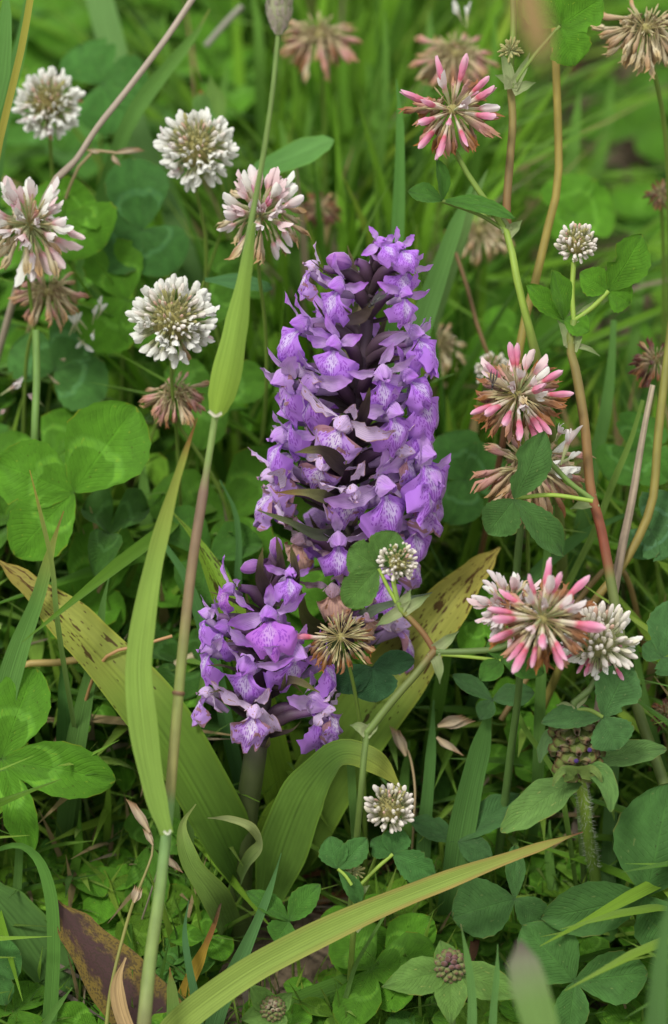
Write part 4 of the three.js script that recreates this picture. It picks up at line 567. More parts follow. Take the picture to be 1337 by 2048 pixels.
{ // the small white head at the right with two leaves and a reddish stem
  const d = 0.002, st = footed(pts2([[1148, 640], [1140, 690], [1152, 740], [1170, 850], [1184, 990], [1200, 1045], [1222, 1160], [1245, 1290], [1280, 1430], [1320, 1540], [1350, 1640]], d)), o = plant('clover_plant', 0, 0, 0, 'clover with a small white budding head on a thick stem turning red at its joint', 'clover', st[st.length - 1]);
  part('stem', tube(st, { r: [[0, 8 * UNIT], [0.1, 10 * UNIT], [1, 13 * UNIT]], nv: 44, col: [[0, C.stemgreen], [0.06, [0.24, 0.20, 0.06]], [0.2, [0.26, 0.15, 0.05]], [0.3, [0.26, 0.07, 0.035]], [0.335, [0.26, 0.08, 0.04]], [0.36, [0.15, 0.2, 0.05]], [1, [0.12, 0.22, 0.05]]] }), M.stem, o);
  part('stalk', tube(pts2([[1148, 640], [1145, 590], [1148, 525]], d), { r: 5.5 * UNIT, nv: 8, col: () => C.lime }), M.stem, o);
  flowerHead(o, A(1154, 488, d), toward(0.45), 44 * UNIT, HEAD.small);
  part('stalk', tube(pts2([[1150, 640], [1185, 615], [1217, 582]], d), { r: 5 * UNIT, nv: 8, col: () => C.lime }), M.stem, o);
  const lf = sub('leaf', o, A(1217, 582, d)); leafOn(o, lf, A(1217, 582, d), [[1284, 468, 84, { cut: [0.35, 0.6, -1, 0.4] }], [1262, 606, 66, { n: V3(0.3, 0.4, 0.87) }], [1160, 545, 62]], { n: V3(0.2, 0.45, 0.88), col: C.clover, shape: 'oval', teeth: 0.03 });
  leafOn(o, lf, A(1128, 640, d), [[1104, 540, 46, { n: V3(0.7, 0.4, 0.6) }], [1052, 568, 46, { n: V3(0.3, 0.5, 0.8) }], [1180, 662, 50, { n: V3(0.1, 0.8, 0.6) }]], { col: C.clover, shape: 'oval', teeth: 0.03 });
  for (const [a, b, e, f, w] of [[1142, 700, 1160, 650, 26], [1138, 690, 1115, 640, 22], [1150, 690, 1200, 712, 12], [1150, 640, 1190, 600, 16], [1196, 1000, 1140, 1018, 26], [1188, 1010, 1160, 985, 18]]) stipule(o, a, b, d, e, f, w);
  part('stalk', tube(pts2([[1186, 1002], [1100, 990], [1028, 998]], d - 0.012), { r: 4.5 * UNIT, nv: 10, col: () => C.lime }), M.stem, o);
  part('branch', tube(pts2([[1186, 1000], [1140, 965], [1098, 922]], d - 0.008), { r: 5.5 * UNIT, nv: 10, col: () => [0.15, 0.26, 0.05] }), M.stem, o);
  const l2 = sub('leaf', o, A(1028, 998, d - 0.014)); leafOn(o, l2, A(1028, 998, d - 0.014), [[1090, 862, 76, { cut: [0.25, 0.55, -1, 0.35] }], [975, 1068, 84], [1128, 1112, 60, { n: V3(0.5, 0.5, 0.7) }]], { n: V3(0.1, 0.45, 0.88), col: [0.082, 0.20, 0.045], shape: 'oval', teeth: 0.03, nv: 26 });
}
{ // the leafy shoot with a budding top at the lower middle
  const d = -0.010, st = footed(pts2([[700, 1745], [712, 1800], [708, 1860]], d)), o = plant('clover_plant', 0, 0, 0, 'young clover shoot with toothed bright leaves below the small white head', 'clover', st[st.length - 1]);
  part('stem', tube(st, { r: 6 * UNIT, nv: 12, col: () => C.stemgreen }), M.stem, o);
  flowerHead(o, A(706, 1742, d), toward(0.3), 22 * UNIT, [{ a: [0, 120], n: 30, k: { budgreen: 1 }, len: 0.9, r0: 0.2 }], [0.2, 0.2, 0.06]);
  part('stalk', tube(pts2([[712, 1780], [745, 1745], [786, 1708]], d), { r: 4 * UNIT, nv: 8, col: () => C.lime }), M.stem, o);
  const lf = sub('leaf', o, A(786, 1708, d)); leafOn(o, lf, A(786, 1708, d), [[872, 1752, 66], [800, 1655, 60], [742, 1680, 50]], { n: V3(0, 0.6, 0.8), col: [0.075, 0.215, 0.05], shape: 'oval', teeth: 0.035, nv: 26 });
  part('stalk', tube(pts2([[704, 1770], [690, 1750], [676, 1738]], d - 0.004), { r: 3.5 * UNIT, nv: 6, col: () => C.lime }), M.stem, o);
  const l2 = sub('leaf', o, A(676, 1738, d - 0.004)); leafOn(o, l2, A(676, 1738, d - 0.004), [[660, 1672, 60], [735, 1676, 54], [722, 1812, 36, { n: V3(0.6, 0.5, 0.6) }], ], { n: V3(0, 0.6, 0.8), col: [0.08, 0.22, 0.05], shape: 'oval', teeth: 0.035 });
  for (const [a, b, e, f, w] of [[712, 1790, 740, 1770, 18], [708, 1790, 694, 1768, 16], [710, 1860, 740, 1830, 16]]) stipule(o, a, b, d, e, f, w);
}

// ---------------------------------------------------------------- clover leaves on their own stalks
const flat = V3(0, 0.75, 0.66);
cloverLeaf({ x: 148, y: 985, d: 0.022, tips: [[272, 812, 172], [-8, 925, 150], [30, 1112, 128]], stalk: [[160, 1080], [170, 1180]], n: V3(0, 0.62, 0.78), label: 'large three part clover leaf with a pale chevron, left under the white clovers' });
cloverLeaf({ x: 165, y: 1215, d: 0.04, tips: [[232, 1035, 130], [250, 1245, 110], [90, 1240, 100]], col: C.clover, label: 'blurred round clover leaf with faint chevron behind the spotted orchid leaf' });
cloverLeaf({ x: 4, y: 1518, d: 0.004, tips: [[72, 1335, 118], [232, 1562, 112], [66, 1706, 70]], n: V3(0, 0.7, 0.7), col: C.clover, label: 'clover leaf at the left edge below the spotted orchid leaf, chevrons on its lobes' });
cloverLeaf({ x: 285, y: 460, d: 0.065, tips: [[262, 315, 130], [350, 545, 130], [180, 520, 140]], col: [0.06, 0.18, 0.035], label: 'dark round clover leaf under the long pale blade, pale crescent near its joint' });
cloverLeaf({ x: 130, y: 430, d: 0.055, tips: [[205, 500, 150], [190, 395, 120], [60, 390, 90]], label: 'round clover leaf beside the pink and white head at the left' });
cloverLeaf({ x: 205, y: 168, d: 0.10, tips: [[160, 88, 120], [225, 270, 120], [300, 170, 110]], col: [0.075, 0.22, 0.04], mark: false, label: 'wavy edged clover leaf behind the diagonal dry stalk' });
cloverLeaf({ x: 255, y: 600, d: 0.06, tips: [[210, 480, 120], [330, 690, 120], [180, 700, 130]], label: 'broad clover leaf behind the large pure white clover, out of focus' });
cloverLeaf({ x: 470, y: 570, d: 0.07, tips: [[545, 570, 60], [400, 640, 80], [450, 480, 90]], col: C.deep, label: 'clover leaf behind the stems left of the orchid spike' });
cloverLeaf({ x: 110, y: 740, d: 0.06, tips: [[200, 620, 120], [210, 800, 120], [20, 700, 110]], col: [0.08, 0.22, 0.045], label: 'blurred clover leaf crossed by two upright stems at the left' });
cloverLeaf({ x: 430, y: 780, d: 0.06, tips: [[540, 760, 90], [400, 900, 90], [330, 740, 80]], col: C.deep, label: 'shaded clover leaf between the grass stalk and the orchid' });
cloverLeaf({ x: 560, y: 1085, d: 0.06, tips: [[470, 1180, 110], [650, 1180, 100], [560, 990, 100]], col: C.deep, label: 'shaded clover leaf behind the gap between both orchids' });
cloverLeaf({ x: 930, y: 960, d: 0.05, tips: [[880, 870, 130], [1010, 930, 120], [900, 1050, 110]], col: [0.085, 0.235, 0.045], label: 'round light green clover leaf right of the orchid, behind the tan clover' });
cloverLeaf({ x: 1265, y: 900, d: 0.04, tips: [[1215, 960, 110], [1300, 830, 110], [1340, 960, 90]], col: C.blue, label: 'blue green clover leaf behind the broken dry stalk' });
cloverLeaf({ x: 1150, y: 430, d: 0.11, tips: [[1230, 420, 120], [1120, 350, 110], [1110, 480, 90]], col: C.clover, label: 'blurred clover leaf behind the small white head at the right' });
cloverLeaf({ x: 1000, y: 690, d: 0.09, tips: [[1000, 610, 70], [1075, 700, 70], [940, 720, 70]], col: C.clover, label: 'blurred narrow clover leaf above the bright pink clover' });
cloverLeaf({ x: 1300, y: 1060, d: 0.02, tips: [[1340, 985, 100], [1345, 1110, 100], [1265, 1115, 80]], col: [0.08, 0.2, 0.06], label: 'clover leaf at the right edge beside the reddish jointed stem' });
cloverLeaf({ x: 1325, y: 1315, d: 0.0, tips: [[1345, 1200, 90], [1285, 1290, 50], [1345, 1350, 60]], mark: false, shape: 'oval', col: [0.085, 0.21, 0.06], teeth: 0.03, label: 'toothed clover leaf at the right edge right of the white and pink head' });
cloverLeaf({ x: 1293, y: 1792, d: -0.008, tips: [[1340, 1566, 190], [1082, 1836, 110], [1345, 1905, 105]], mark: false, shape: 'oval', n: V3(-0.05, 0.6, 0.8), col: [0.076, 0.195, 0.044], teeth: 0.015, label: 'very large dark green clover leaf at the lower right edge' });
cloverLeaf({ x: 1150, y: 1962, d: -0.006, tips: [[1296, 1945, 108, { shape: 'round' }], [1045, 1850, 130], [1135, 2075, 72]], mark: false, shape: 'oval', n: V3(0, 0.65, 0.76), col: [0.078, 0.20, 0.044], label: 'dark clover leaf near the bottom with one leaflet spread flat to the right' });
cloverLeaf({ x: 1030, y: 1798, d: 0.002, tips: [[905, 1835, 120], [1092, 1850, 64], [1030, 1690, 40]], mark: false, shape: 'round', col: [0.074, 0.185, 0.046], label: 'clover leaf under the end of the yellow edged blade' });
cloverLeaf({ x: 916, y: 1682, d: 0.014, tips: [[1042, 1590, 66], [985, 1722, 56], [820, 1640, 50]], mark: false, shape: 'oval', n: V3(0, 0.85, 0.5), col: [0.075, 0.185, 0.055], label: 'blue green clover leaf behind the tip of the yellow edged blade' });
cloverLeaf({ x: 578, y: 1842, d: -0.004, tips: [[492, 1782, 44, { n: V3(0.3, 0.85, 0.4) }], [642, 1768, 54, { n: V3(-0.4, 0.6, 0.7) }], [552, 1886, 66]], mark: false, shape: 'oval', col: C.blue, teeth: 0.03, label: 'small blue green clover leaf lying over the long yellow edged blade' });
cloverLeaf({ x: 745, y: 1335, d: 0.002, tips: [[752, 1405, 96], [672, 1380, 60], [830, 1320, 50]], mark: false, col: [0.04, 0.12, 0.045], label: 'dark clover leaf behind the spoked spent head' });
cloverLeaf({ x: -20, y: 1930, d: -0.004, tips: [[42, 1905, 90], [14, 2010, 60], [-70, 1900, 60]], mark: false, col: [0.075, 0.21, 0.045], label: 'light green clover leaf peeping in at the lower left edge' });
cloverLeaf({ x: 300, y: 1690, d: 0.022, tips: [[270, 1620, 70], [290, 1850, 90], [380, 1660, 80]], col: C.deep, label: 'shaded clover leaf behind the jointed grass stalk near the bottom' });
cloverLeaf({ x: 960, y: 1240, d: 0.03, tips: [[985, 1170, 70], [1040, 1290, 60], [930, 1310, 60]], col: C.clover, label: 'clover leaf behind the white florets right of the spotted orchid leaf' });
cloverLeaf({ x: 985, y: 1400, d: 0.012, tips: [[1070, 1385, 52], [960, 1440, 40], [905, 1350, 36]], mark: false, shape: 'oval', n: V3(0, 0.85, 0.5), col: [0.07, 0.175, 0.05], label: 'dark blue green clover leaf under the branch of the pink head' });

// ---------------------------------------------------------------- grasses, blades and stalks
{ // the tall jointed grass across the left half
  const d = -0.034, line = footed(pts2([[557, 66, d - 0.012], [545, 190, d - 0.010], [524, 330, d - 0.006], [498, 470, d - 0.002], [470, 620], [446, 745], [430, 840], [408, 980], [385, 1130], [368, 1280], [358, 1388], [345, 1540], [334, 1662], [318, 1800], [300, 1930], [288, 2060]], d)), base = line[line.length - 1].clone(); base.y = 0;
  const o = thing('grass_stalk', base, 'tall jointed grass stalk with a dark knot and two long blades, left of the orchids', 'grass stalk');
  part('stem', tube(line, { r: [[0, 4.5 * UNIT], [0.25, 6.5 * UNIT], [0.385, 7 * UNIT], [0.4, 10 * UNIT], [0.65, 10.5 * UNIT], [1, 16 * UNIT]], nv: 70, seg: 9, col: [[0, [0.17, 0.28, 0.07]], [0.37, [0.20, 0.31, 0.08]], [0.40, [0.20, 0.13, 0.09]], [0.48, [0.24, 0.17, 0.09]], [0.56, [0.22, 0.27, 0.07]], [0.655, [0.26, 0.25, 0.08]], [0.67, [0.15, 0.30, 0.09]], [0.80, [0.22, 0.32, 0.09]], [0.92, [0.25, 0.20, 0.11]], [1, [0.20, 0.13, 0.08]]] }), M.stem, o);
  part('knot', tube(pts2([[359, 1379], [358, 1386], [357, 1394]], d), { r: [[0, 9.5 * UNIT], [0.5, 13 * UNIT], [1, 10 * UNIT]], nv: 6, seg: 9, col: [[0, [0.28, 0.2, 0.06]], [0.5, [0.12, 0.055, 0.03]], [1, [0.25, 0.3, 0.1]]] }), M.stem, o, o, 'dark brown knot');
  part('blade', ribbon(pts2([[432, 832], [448, 760], [463, 690], [480, 600], [497, 505], [508, 445]], d - 0.004), { w: [[0, 20 * UNIT], [0.03, 36 * UNIT], [0.12, 54 * UNIT], [0.22, 58 * UNIT], [0.45, 46 * UNIT], [0.75, 26 * UNIT], [1, 10 * UNIT]], n: V3(-0.15, 0.2, 0.97), fold: -0.8, nv: 30, nu: 6, col: [[0, C.lime], [0.5, [0.30, 0.48, 0.08]], [1, [0.24, 0.38, 0.08]]] }), M.grass, o);
  part('blade', ribbon(pts2([[334, 1668], [316, 1610], [297, 1520], [284, 1420], [279, 1330], [290, 1230], [312, 1110], [345, 985], [372, 900], [395, 836]], d - 0.006), { w: [[0, 26 * UNIT], [0.1, 42 * UNIT], [0.28, 56 * UNIT], [0.45, 50 * UNIT], [0.68, 33 * UNIT], [0.88, 15 * UNIT], [1, 2 * UNIT]], n: V3(0.1, 0.25, 0.96), fold: 0.25, nv: 54, nu: 6, ruffle: 0.10, twist: [[0, 0.2], [0.45, -0.25], [1, 0.2]], col: [[0, [0.26, 0.42, 0.08]], [0.6, [0.29, 0.45, 0.085]], [0.88, [0.36, 0.42, 0.08]], [0.97, [0.36, 0.16, 0.05]], [1, [0.3, 0.1, 0.05]]] }), M.grass, o);
  part('ligule', ribbon(pts2([[418, 822], [432, 832], [444, 826]], d - 0.008), { w: 6 * UNIT, n: LOOK, fold: 0.2, nv: 6, nu: 2, col: () => [0.55, 0.55, 0.42], ruffle: 0.8 }), M.dry, o);
  part('ligule', ribbon(pts2([[328, 1662], [336, 1668], [342, 1660]], d - 0.008), { w: 5 * UNIT, n: LOOK, fold: 0.2, nv: 6, nu: 2, col: () => [0.55, 0.6, 0.45], ruffle: 0.8 }), M.dry, o);
  // the fuzzy flower spike on its end
  const c0 = A(558, 68, d - 0.012), c1 = A(560, -40, d - 0.016), ax = c1.clone().sub(c0), L = ax.length(), gs = []; ax.normalize(); const e = V3(0, 0, 1).cross(ax).normalize(), f = ax.clone().cross(e);
  gs.push(tube([c0, c0.clone().lerp(c1, 0.4), c1], { r: [[0, 8 * UNIT], [0.3, 22 * UNIT], [1, 20 * UNIT]], nv: 8, col: () => [0.38, 0.40, 0.24] }));
  for (let i = 0; i < 260; i++) { const t = R(), a = i * 2.4, s = V3(0, 0, 0).addScaledVector(e, Math.cos(a)).addScaledVector(f, Math.sin(a)), r = (t < 0.3 ? mix(8, 22, t / 0.3) : 21) * UNIT, p = c0.clone().addScaledVector(ax, t * L).addScaledVector(s, r * 0.8); gs.push(ribbon([p, p.clone().addScaledVector(s, 6 * UNIT).addScaledVector(ax, 7 * UNIT), p.clone().addScaledVector(s, 10 * UNIT).addScaledVector(ax, 17 * UNIT)], { w: [[0, 3 * UNIT], [0.4, 7 * UNIT], [1, 1 * UNIT]], n: s, nv: 2, nu: 2, col: () => mixc([0.48, 0.48, 0.32], [0.62, 0.52, 0.54], R()) })); }
  const sp = part('spike', mergeGeometries(gs), M.floret, o); sp.userData.kind = 'stuff';
}
const BL = [
  // the long yellow edged blade across the bottom
  { name: 'blade_of_grass', pts: [[1166, 1664], [1050, 1704], [900, 1758], [740, 1822], [600, 1888], [480, 1955], [345, 2062]], d: -0.020, w: [[0, 2], [0.12, 20], [0.35, 40], [0.65, 56], [1, 58]], n: V3(0.1, 0.75, 0.65), fold: 0.22, nv: 60, nu: 8, col: (t, s) => mixc(mixc([0.30, 0.42, 0.085], [0.40, 0.40, 0.10], smooth(0.35, 0.05, t)), t < 0.04 ? [0.30, 0.09, 0.06] : [0.46, 0.30, 0.10], Math.max(smooth(0.5, 0.95, Math.abs(s)) * smooth(0.9, 0.3, t) * (s < 0 ? 0.9 : 0.7), smooth(0.05, 0.0, t))), label: 'long pale green blade with yellow edges and a red tip crossing the bottom' },
  { pts: [[64, -20], [47, 80], [24, 180], [-4, 300]], d: 0.006, w: [[0, 14], [1, 15]], col: [[0, [0.42, 0.40, 0.07]], [1, [0.36, 0.33, 0.06]]], label: 'yellow grass stem in the upper left corner' },
  { pts: [[14, -30], [10, 60], [-4, 180], [-26, 260]], d: 0.02, w: 40, col: [0.13, 0.30, 0.07], label: 'light green blade at the very left top edge' },
  { pts: [[60, -40], [48, 60], [20, 180], [0, 300]], d: 0.06, w: 30, col: [0.11, 0.27, 0.06], label: 'green blade behind the yellow stem at the upper left' },
  { pts: [[190, -40], [222, 80], [262, 230], [300, 330], [340, 430], [372, 530]], d: 0.13, w: [[0, 56], [0.5, 52], [1, 56]], col: [0.17, 0.33, 0.10], n: V3(0, 0.4, 0.9), label: 'broad pale blade blurred behind the round white clover' },
  { pts: [[420, 18], [390, 70], [340, 130], [288, 195], [255, 250]], d: 0.07, w: [[0, 2], [0.4, 24], [0.8, 34], [1, 30]], col: [[0, [0.26, 0.30, 0.07]], [0.2, [0.15, 0.32, 0.06]], [1, [0.13, 0.29, 0.06]]], label: 'pointed bright blade slanting right of the diagonal dry stalk' },
  { pts: [[793, 158], [800, 230], [800, 330], [796, 460], [790, 560]], d: 0.04, w: [[0, 2], [0.3, 18], [0.7, 26], [1, 26]], col: [0.12, 0.30, 0.06], label: 'upright pointed blade above the tip of the tall orchid' },
  { pts: [[945, 372], [912, 450], [880, 540], [845, 640], [820, 730]], d: 0.045, w: [[0, 8], [0.3, 32], [0.7, 46], [1, 48]], col: [0.14, 0.31, 0.075], label: 'wide blade leaning against the right side of the orchid top' },
  { pts: [[975, 340], [948, 400], [925, 470]], d: 0.06, w: [[0, 2], [0.5, 18], [1, 24]], col: [0.17, 0.31, 0.09], label: 'pale blade tip crossing behind the leaf of the tall pink clover' },
  { pts: [[1228, 640], [1222, 740], [1208, 840], [1180, 960], [1160, 1080]], d: 0.05, w: [[0, 12], [0.5, 26], [1, 34]], col: [0.12, 0.27, 0.06], label: 'upright blade behind the thick red jointed stem' },
  { pts: [[1286, 800], [1262, 880], [1228, 960], [1190, 1060], [1150, 1140]], d: 0.02, w: [[0, 8], [0.5, 14], [1, 14]], col: [0.19, 0.32, 0.06], label: 'thin light green stem crossing behind the broken dry stalk' },
  { pts: [[1250, 1030], [1180, 1060], [1110, 1110], [1060, 1160], [1020, 1240]], d: 0.03, w: [[0, 10], [0.5, 26], [1, 30]], col: [0.11, 0.26, 0.07], label: 'blade running down left behind the pink clover at the right' },
  { pts: [[60, 940], [85, 1040], [105, 1130], [114, 1230]], d: -0.01, w: [[0, 2], [0.4, 9], [1, 11]], col: [[0, C.yellow], [0.4, [0.26, 0.32, 0.07]], [1, [0.16, 0.28, 0.06]]], label: 'thin yellow tipped blade in front of the chevron leaf at the left' },
  { pts: [[128, 1022], [108, 1080], [78, 1190], [40, 1290], [8, 1400], [-10, 1500]], d: 0.005, w: [[0, 2], [0.3, 26], [0.7, 48], [1, 52]], col: [[0, [0.36, 0.22, 0.06]], [0.12, [0.28, 0.33, 0.07]], [0.4, [0.13, 0.29, 0.06]], [1, [0.11, 0.26, 0.055]]], label: 'wide blade with orange tip behind the spotted orchid leaf' },
  { pts: [[222, 1140], [208, 1200], [196, 1280], [170, 1400], [150, 1500]], d: 0.012, w: [[0, 2], [0.4, 22], [1, 42]], col: [0.13, 0.28, 0.06], label: 'pointed blade rising above the middle of the spotted orchid leaf' },
  { pts: [[125, 1310], [128, 1400], [130, 1470], [128, 1560]], d: 0.02, w: [[0, 3], [0.3, 22], [0.7, 34], [1, 30]], col: [0.09, 0.23, 0.05], label: 'upright blade just below the spotted orchid leaf, left of another' },
  { pts: [[182, 1350], [168, 1420], [150, 1490], [148, 1540]], d: 0.018, w: [[0, 3], [0.3, 22], [0.7, 34], [1, 30]], col: [0.12, 0.26, 0.055], label: 'short blade below the spotted orchid leaf, right of another' },
  { pts: [[416, 1300], [404, 1380], [392, 1470], [384, 1560], [380, 1640]], d: 0.012, w: [[0, 10], [0.5, 18], [1, 20]], col: [0.16, 0.31, 0.06], label: 'upright green stem left of the short orchid spike' },
  { pts: [[330, 1090], [370, 1150], [400, 1230], [430, 1330], [450, 1430]], d: 0.02, w: [[0, 12], [0.5, 26], [1, 30]], col: [0.085, 0.22, 0.06], label: 'curved shaded blade behind the jointed grass stalk' },
  { pts: [[440, 960], [470, 1020], [478, 1080], [476, 1170]], d: 0.03, w: [[0, 3], [0.5, 12], [1, 16]], col: [0.10, 0.25, 0.07], label: 'thin arching blade left of the gap between the orchids' },
  { pts: [[985, 1400], [965, 1480], [940, 1580], [920, 1680], [905, 1780]], d: 0.014, w: [[0, 6], [0.3, 44], [0.7, 56], [1, 50]], col: [0.105, 0.25, 0.055], label: 'broad upright blade below the spotted yellowing orchid leaf' },
  { pts: [[868, 1400], [864, 1480], [858, 1560], [850, 1650], [846, 1720]], d: 0.02, w: [[0, 4], [0.4, 22], [1, 30]], col: [0.10, 0.24, 0.055], label: 'upright blade left of the dry seeds at the lower middle' },
  { pts: [[1104, 1010], [1092, 1140], [1085, 1290], [1080, 1420], [1076, 1550]], d: 0.02, w: [[0, 14], [1, 24]], col: [0.13, 0.28, 0.055], label: 'straight green stem behind the big pink clover at the right' },
  { pts: [[1030, 1415], [1055, 1465], [1088, 1510], [1118, 1562], [1130, 1620]], d: 0.004, w: [[0, 11], [1, 11]], col: [0.17, 0.32, 0.05], label: 'thin bright stem slanting to the foot of the selfheal' },
  { pts: [[1230, 1480], [1222, 1600], [1218, 1700], [1215, 1800]], d: 0.025, w: [[0, 24], [1, 32]], col: [0.13, 0.27, 0.08], label: 'wide pale blade behind the selfheal leaves' },
  { pts: [[922, 1848], [936, 1920], [944, 1985], [944, 2070]], d: -0.03, w: [[0, 2], [0.4, 15], [1, 20]], col: [[0, [0.3, 0.25, 0.12]], [0.05, [0.15, 0.32, 0.08]], [1, [0.14, 0.30, 0.08]]], label: 'left one of two upright pointed blades at the bottom edge' },
  { pts: [[996, 1888], [994, 1950], [988, 2010], [984, 2080]], d: -0.03, w: [[0, 2], [0.4, 13], [1, 17]], col: [0.14, 0.31, 0.08], label: 'right one of two upright pointed blades at the bottom edge' },
  { pts: [[563, 1706], [545, 1765], [520, 1830], [480, 1920], [440, 2010], [420, 2080]], d: -0.006, w: [[0, 2], [0.3, 18], [0.7, 36], [1, 38]], col: [0.11, 0.26, 0.08], label: 'blue green blade rising behind the yellow edged blade' },
  { pts: [[378, 1800], [370, 1860], [378, 1930], [392, 2000], [400, 2070]], d: -0.006, w: [[0, 2], [0.4, 14], [1, 22]], col: [0.10, 0.25, 0.09], label: 'narrow blue green blade right of the jointed stalk foot' },
  { pts: [[448, 1780], [432, 1840], [405, 1905], [378, 1965], [350, 2030]], d: 0.0, w: [[0, 3], [0.4, 12], [0.6, 26], [1, 26]], col: [[0, [0.22, 0.17, 0.12]], [0.35, [0.35, 0.16, 0.05]], [0.5, [0.46, 0.30, 0.04]], [1, [0.42, 0.28, 0.04]]], label: 'orange yellow dying blade at the bottom left of the yellow edged blade' },
  { pts: [[340, 1935], [345, 1985], [352, 2060]], d: -0.012, w: [[0, 2], [0.4, 22], [1, 36]], col: [[0, [0.4, 0.18, 0.05]], [0.25, [0.2, 0.3, 0.07]], [1, [0.15, 0.29, 0.06]]], label: 'short blade with orange tip at the foot of the jointed stalk' },
  { pts: [[-10, 1700], [40, 1690], [75, 1715], [100, 1780], [108, 1880], [104, 1980], [98, 2070]], d: -0.004, w: [[0, 10], [0.4, 26], [1, 30]], col: [0.12, 0.29, 0.05], label: 'thick bright stem bending down at the lower left' },
  { pts: [[38, 1560], [40, 1660], [36, 1760], [26, 1880]], d: 0.01, w: [[0, 12], [1, 20]], col: [0.13, 0.28, 0.055], label: 'upright green stem near the lower left edge' },
  { pts: [[145, 1975], [110, 2020], [80, 2070]], d: -0.008, w: [[0, 2], [0.5, 14], [1, 18]], col: [0.14, 0.31, 0.06], label: 'short slanting blade beside the rotting brown leaf' },
  { pts: [[880, 1918], [780, 1945], [660, 1985], [560, 2030], [500, 2075]], d: 0.004, w: [[0, 30], [0.5, 50], [1, 60]], col: [0.10, 0.24, 0.03], n: V3(0, 0.9, 0.45), label: 'wide bright blade lying flat behind the budding knapweed' },
  { pts: [[1040, 1880], [1050, 1940], [1068, 2000], [1088, 2080], [1100, 2200]], d: -0.13, w: [[0, 6], [0.06, 50], [0.2, 74], [1, 64]], col: [[0, [0.17, 0.12, 0.13]], [0.06, [0.22, 0.19, 0.18]], [0.16, [0.27, 0.31, 0.19]], [0.35, [0.20, 0.34, 0.10]], [1, [0.17, 0.33, 0.07]]], label: 'out of focus near blade with a purplish tip at the bottom' },
  { pts: [[1340, 1800], [1325, 1900], [1316, 2000], [1310, 2150]], d: -0.13, w: [[0, 16], [0.5, 40], [1, 56]], col: [0.10, 0.22, 0.06], label: 'out of focus near blade in the lower right corner' },
  { pts: [[700, 1490], [706, 1600], [712, 1700], [706, 1800], [700, 1900]], d: 0.016, w: [[0, 16], [1, 20]], col: [0.12, 0.25, 0.05], label: 'upright stem behind the small white clover at the lower middle' },
  { pts: [[770, 1830], [740, 1880], [712, 1930], [690, 2000]], d: -0.004, w: [[0, 6], [1, 10]], col: [0.15, 0.3, 0.06], label: 'thin green stem slanting under the yellow edged blade' },
  { pts: [[1268, 1290], [1290, 1400], [1310, 1480], [1345, 1600]], d: 0.028, w: [[0, 14], [1, 22]], col: [0.12, 0.26, 0.05], label: 'green stem at the right beyond the selfheal leaf' },
];
for (const b of BL) blade(b);
// soft background blades, each standing by itself
const BG = [[505, -20, 520, 150, 22], [560, 240, 590, 480, 30], [690, 30, 705, 330, 24], [735, 120, 745, 420, 30], [770, 20, 762, 300, 18], [845, 300, 838, 520, 24], [860, 20, 850, 200, 22], [1160, 180, 1130, 420, 34], [1225, 150, 1180, 380, 30], [1040, 560, 1010, 800, 26], [900, 800, 930, 1000, 40], [620, 200, 612, 360, 18], [330, 20, 345, 160, 18], [455, 130, 450, 300, 22], [1290, 520, 1262, 760, 26], [990, 30, 965, 260, 22], [285, 900, 300, 1120, 30], [450, 1280, 460, 1480, 24], [590, 1620, 570, 1800, 26], [820, 1480, 812, 1660, 24], [250, 1580, 215, 1720, 26], [160, 1620, 130, 1800, 22], [330, 1480, 350, 1640, 24], [900, 1200, 880, 1380, 28], [1100, 1640, 1110, 1800, 22]];
const BGLABELS = ["green blade at the top edge just left of the fuzzy seed spike", "green blurred blade between the slender grass stalk and the brown dead head", "green blurred blade to the right of the drooping pink tan head at the top", "green blurred blade above the tall orchid, left of the upright pointed one", "green blurred thin blade at the top edge above the upright pointed blade", "green blurred blade behind the brown florets of the tall pink clover", "green blurred blade at the top edge left of the withered brown pink head", "green blurred broad blade between the yellow stem and the small white head", "green blurred blade by the bare soil under the cream head at the top right", "green blurred blade just left of the thick green clover stem", "green blurred broad blade right of the orchid, level with the tan withered head", "green blurred blade under the drooping pink tan head, beside its stalk", "green blurred blade at the top edge crossing behind the slanting straw", "green blurred blade under the grey straw end near the top", "green blurred blade at the right behind the small white head's leaf", "green blurred blade at the top edge right of the lone white floret", "green blurred blade right of the large chevron leaf", "green blurred blade hidden partly by the short orchid's lower blooms", "green blade behind the foot of the short orchid's stem", "green blade rising behind the folded orchid leaf's right side", "green blade between the dry seeds and the left orchid leaf near the bottom", "green blade at the lower left, left of the shaded straw", "green blade just under the middle of the left orchid leaf", "green blade behind the yellowing spotted leaf and the pale stipules", "green blade between the selfheal stem and the yellow edged blade tip"];
BG.forEach(([x0, y0, x1, y1, w], i) => { const y = (y0 + y1) / 2, d = y < 700 ? rr(0.10, 0.20) : y < 1200 ? rr(0.05, 0.08) : rr(0.02, 0.035); blade({ pts: [[x0, y0], [mix(x0, x1, 0.5) + rr(-12, 12), y], [x1, y1]], d, w: [[0, 3], [0.4, w * 0.8], [1, w]], col: mixc(C.grass, [0.16, 0.33, 0.07], R()), label: BGLABELS[i], group: 'blurred background grass blades', nv: 16 }); });
stalk({ pts: [[392, -12], [330, 80], [262, 170], [195, 255], [150, 322], [112, 360]], d: 0.03, w: 13, col: [[0, [0.42, 0.36, 0.30]], [1, [0.36, 0.30, 0.24]]], label: 'long dry grey straw slanting across the upper left', foot: false, category: 'straw', name: 'dry_straw' });
stalk({ pts: [[148, 325], [130, 336], [112, 360], [90, 400]], d: 0.034, w: 15, col: [0.40, 0.33, 0.27], label: 'frayed pale joint where the slanting straw breaks', name: 'dry_straw', category: 'straw' });
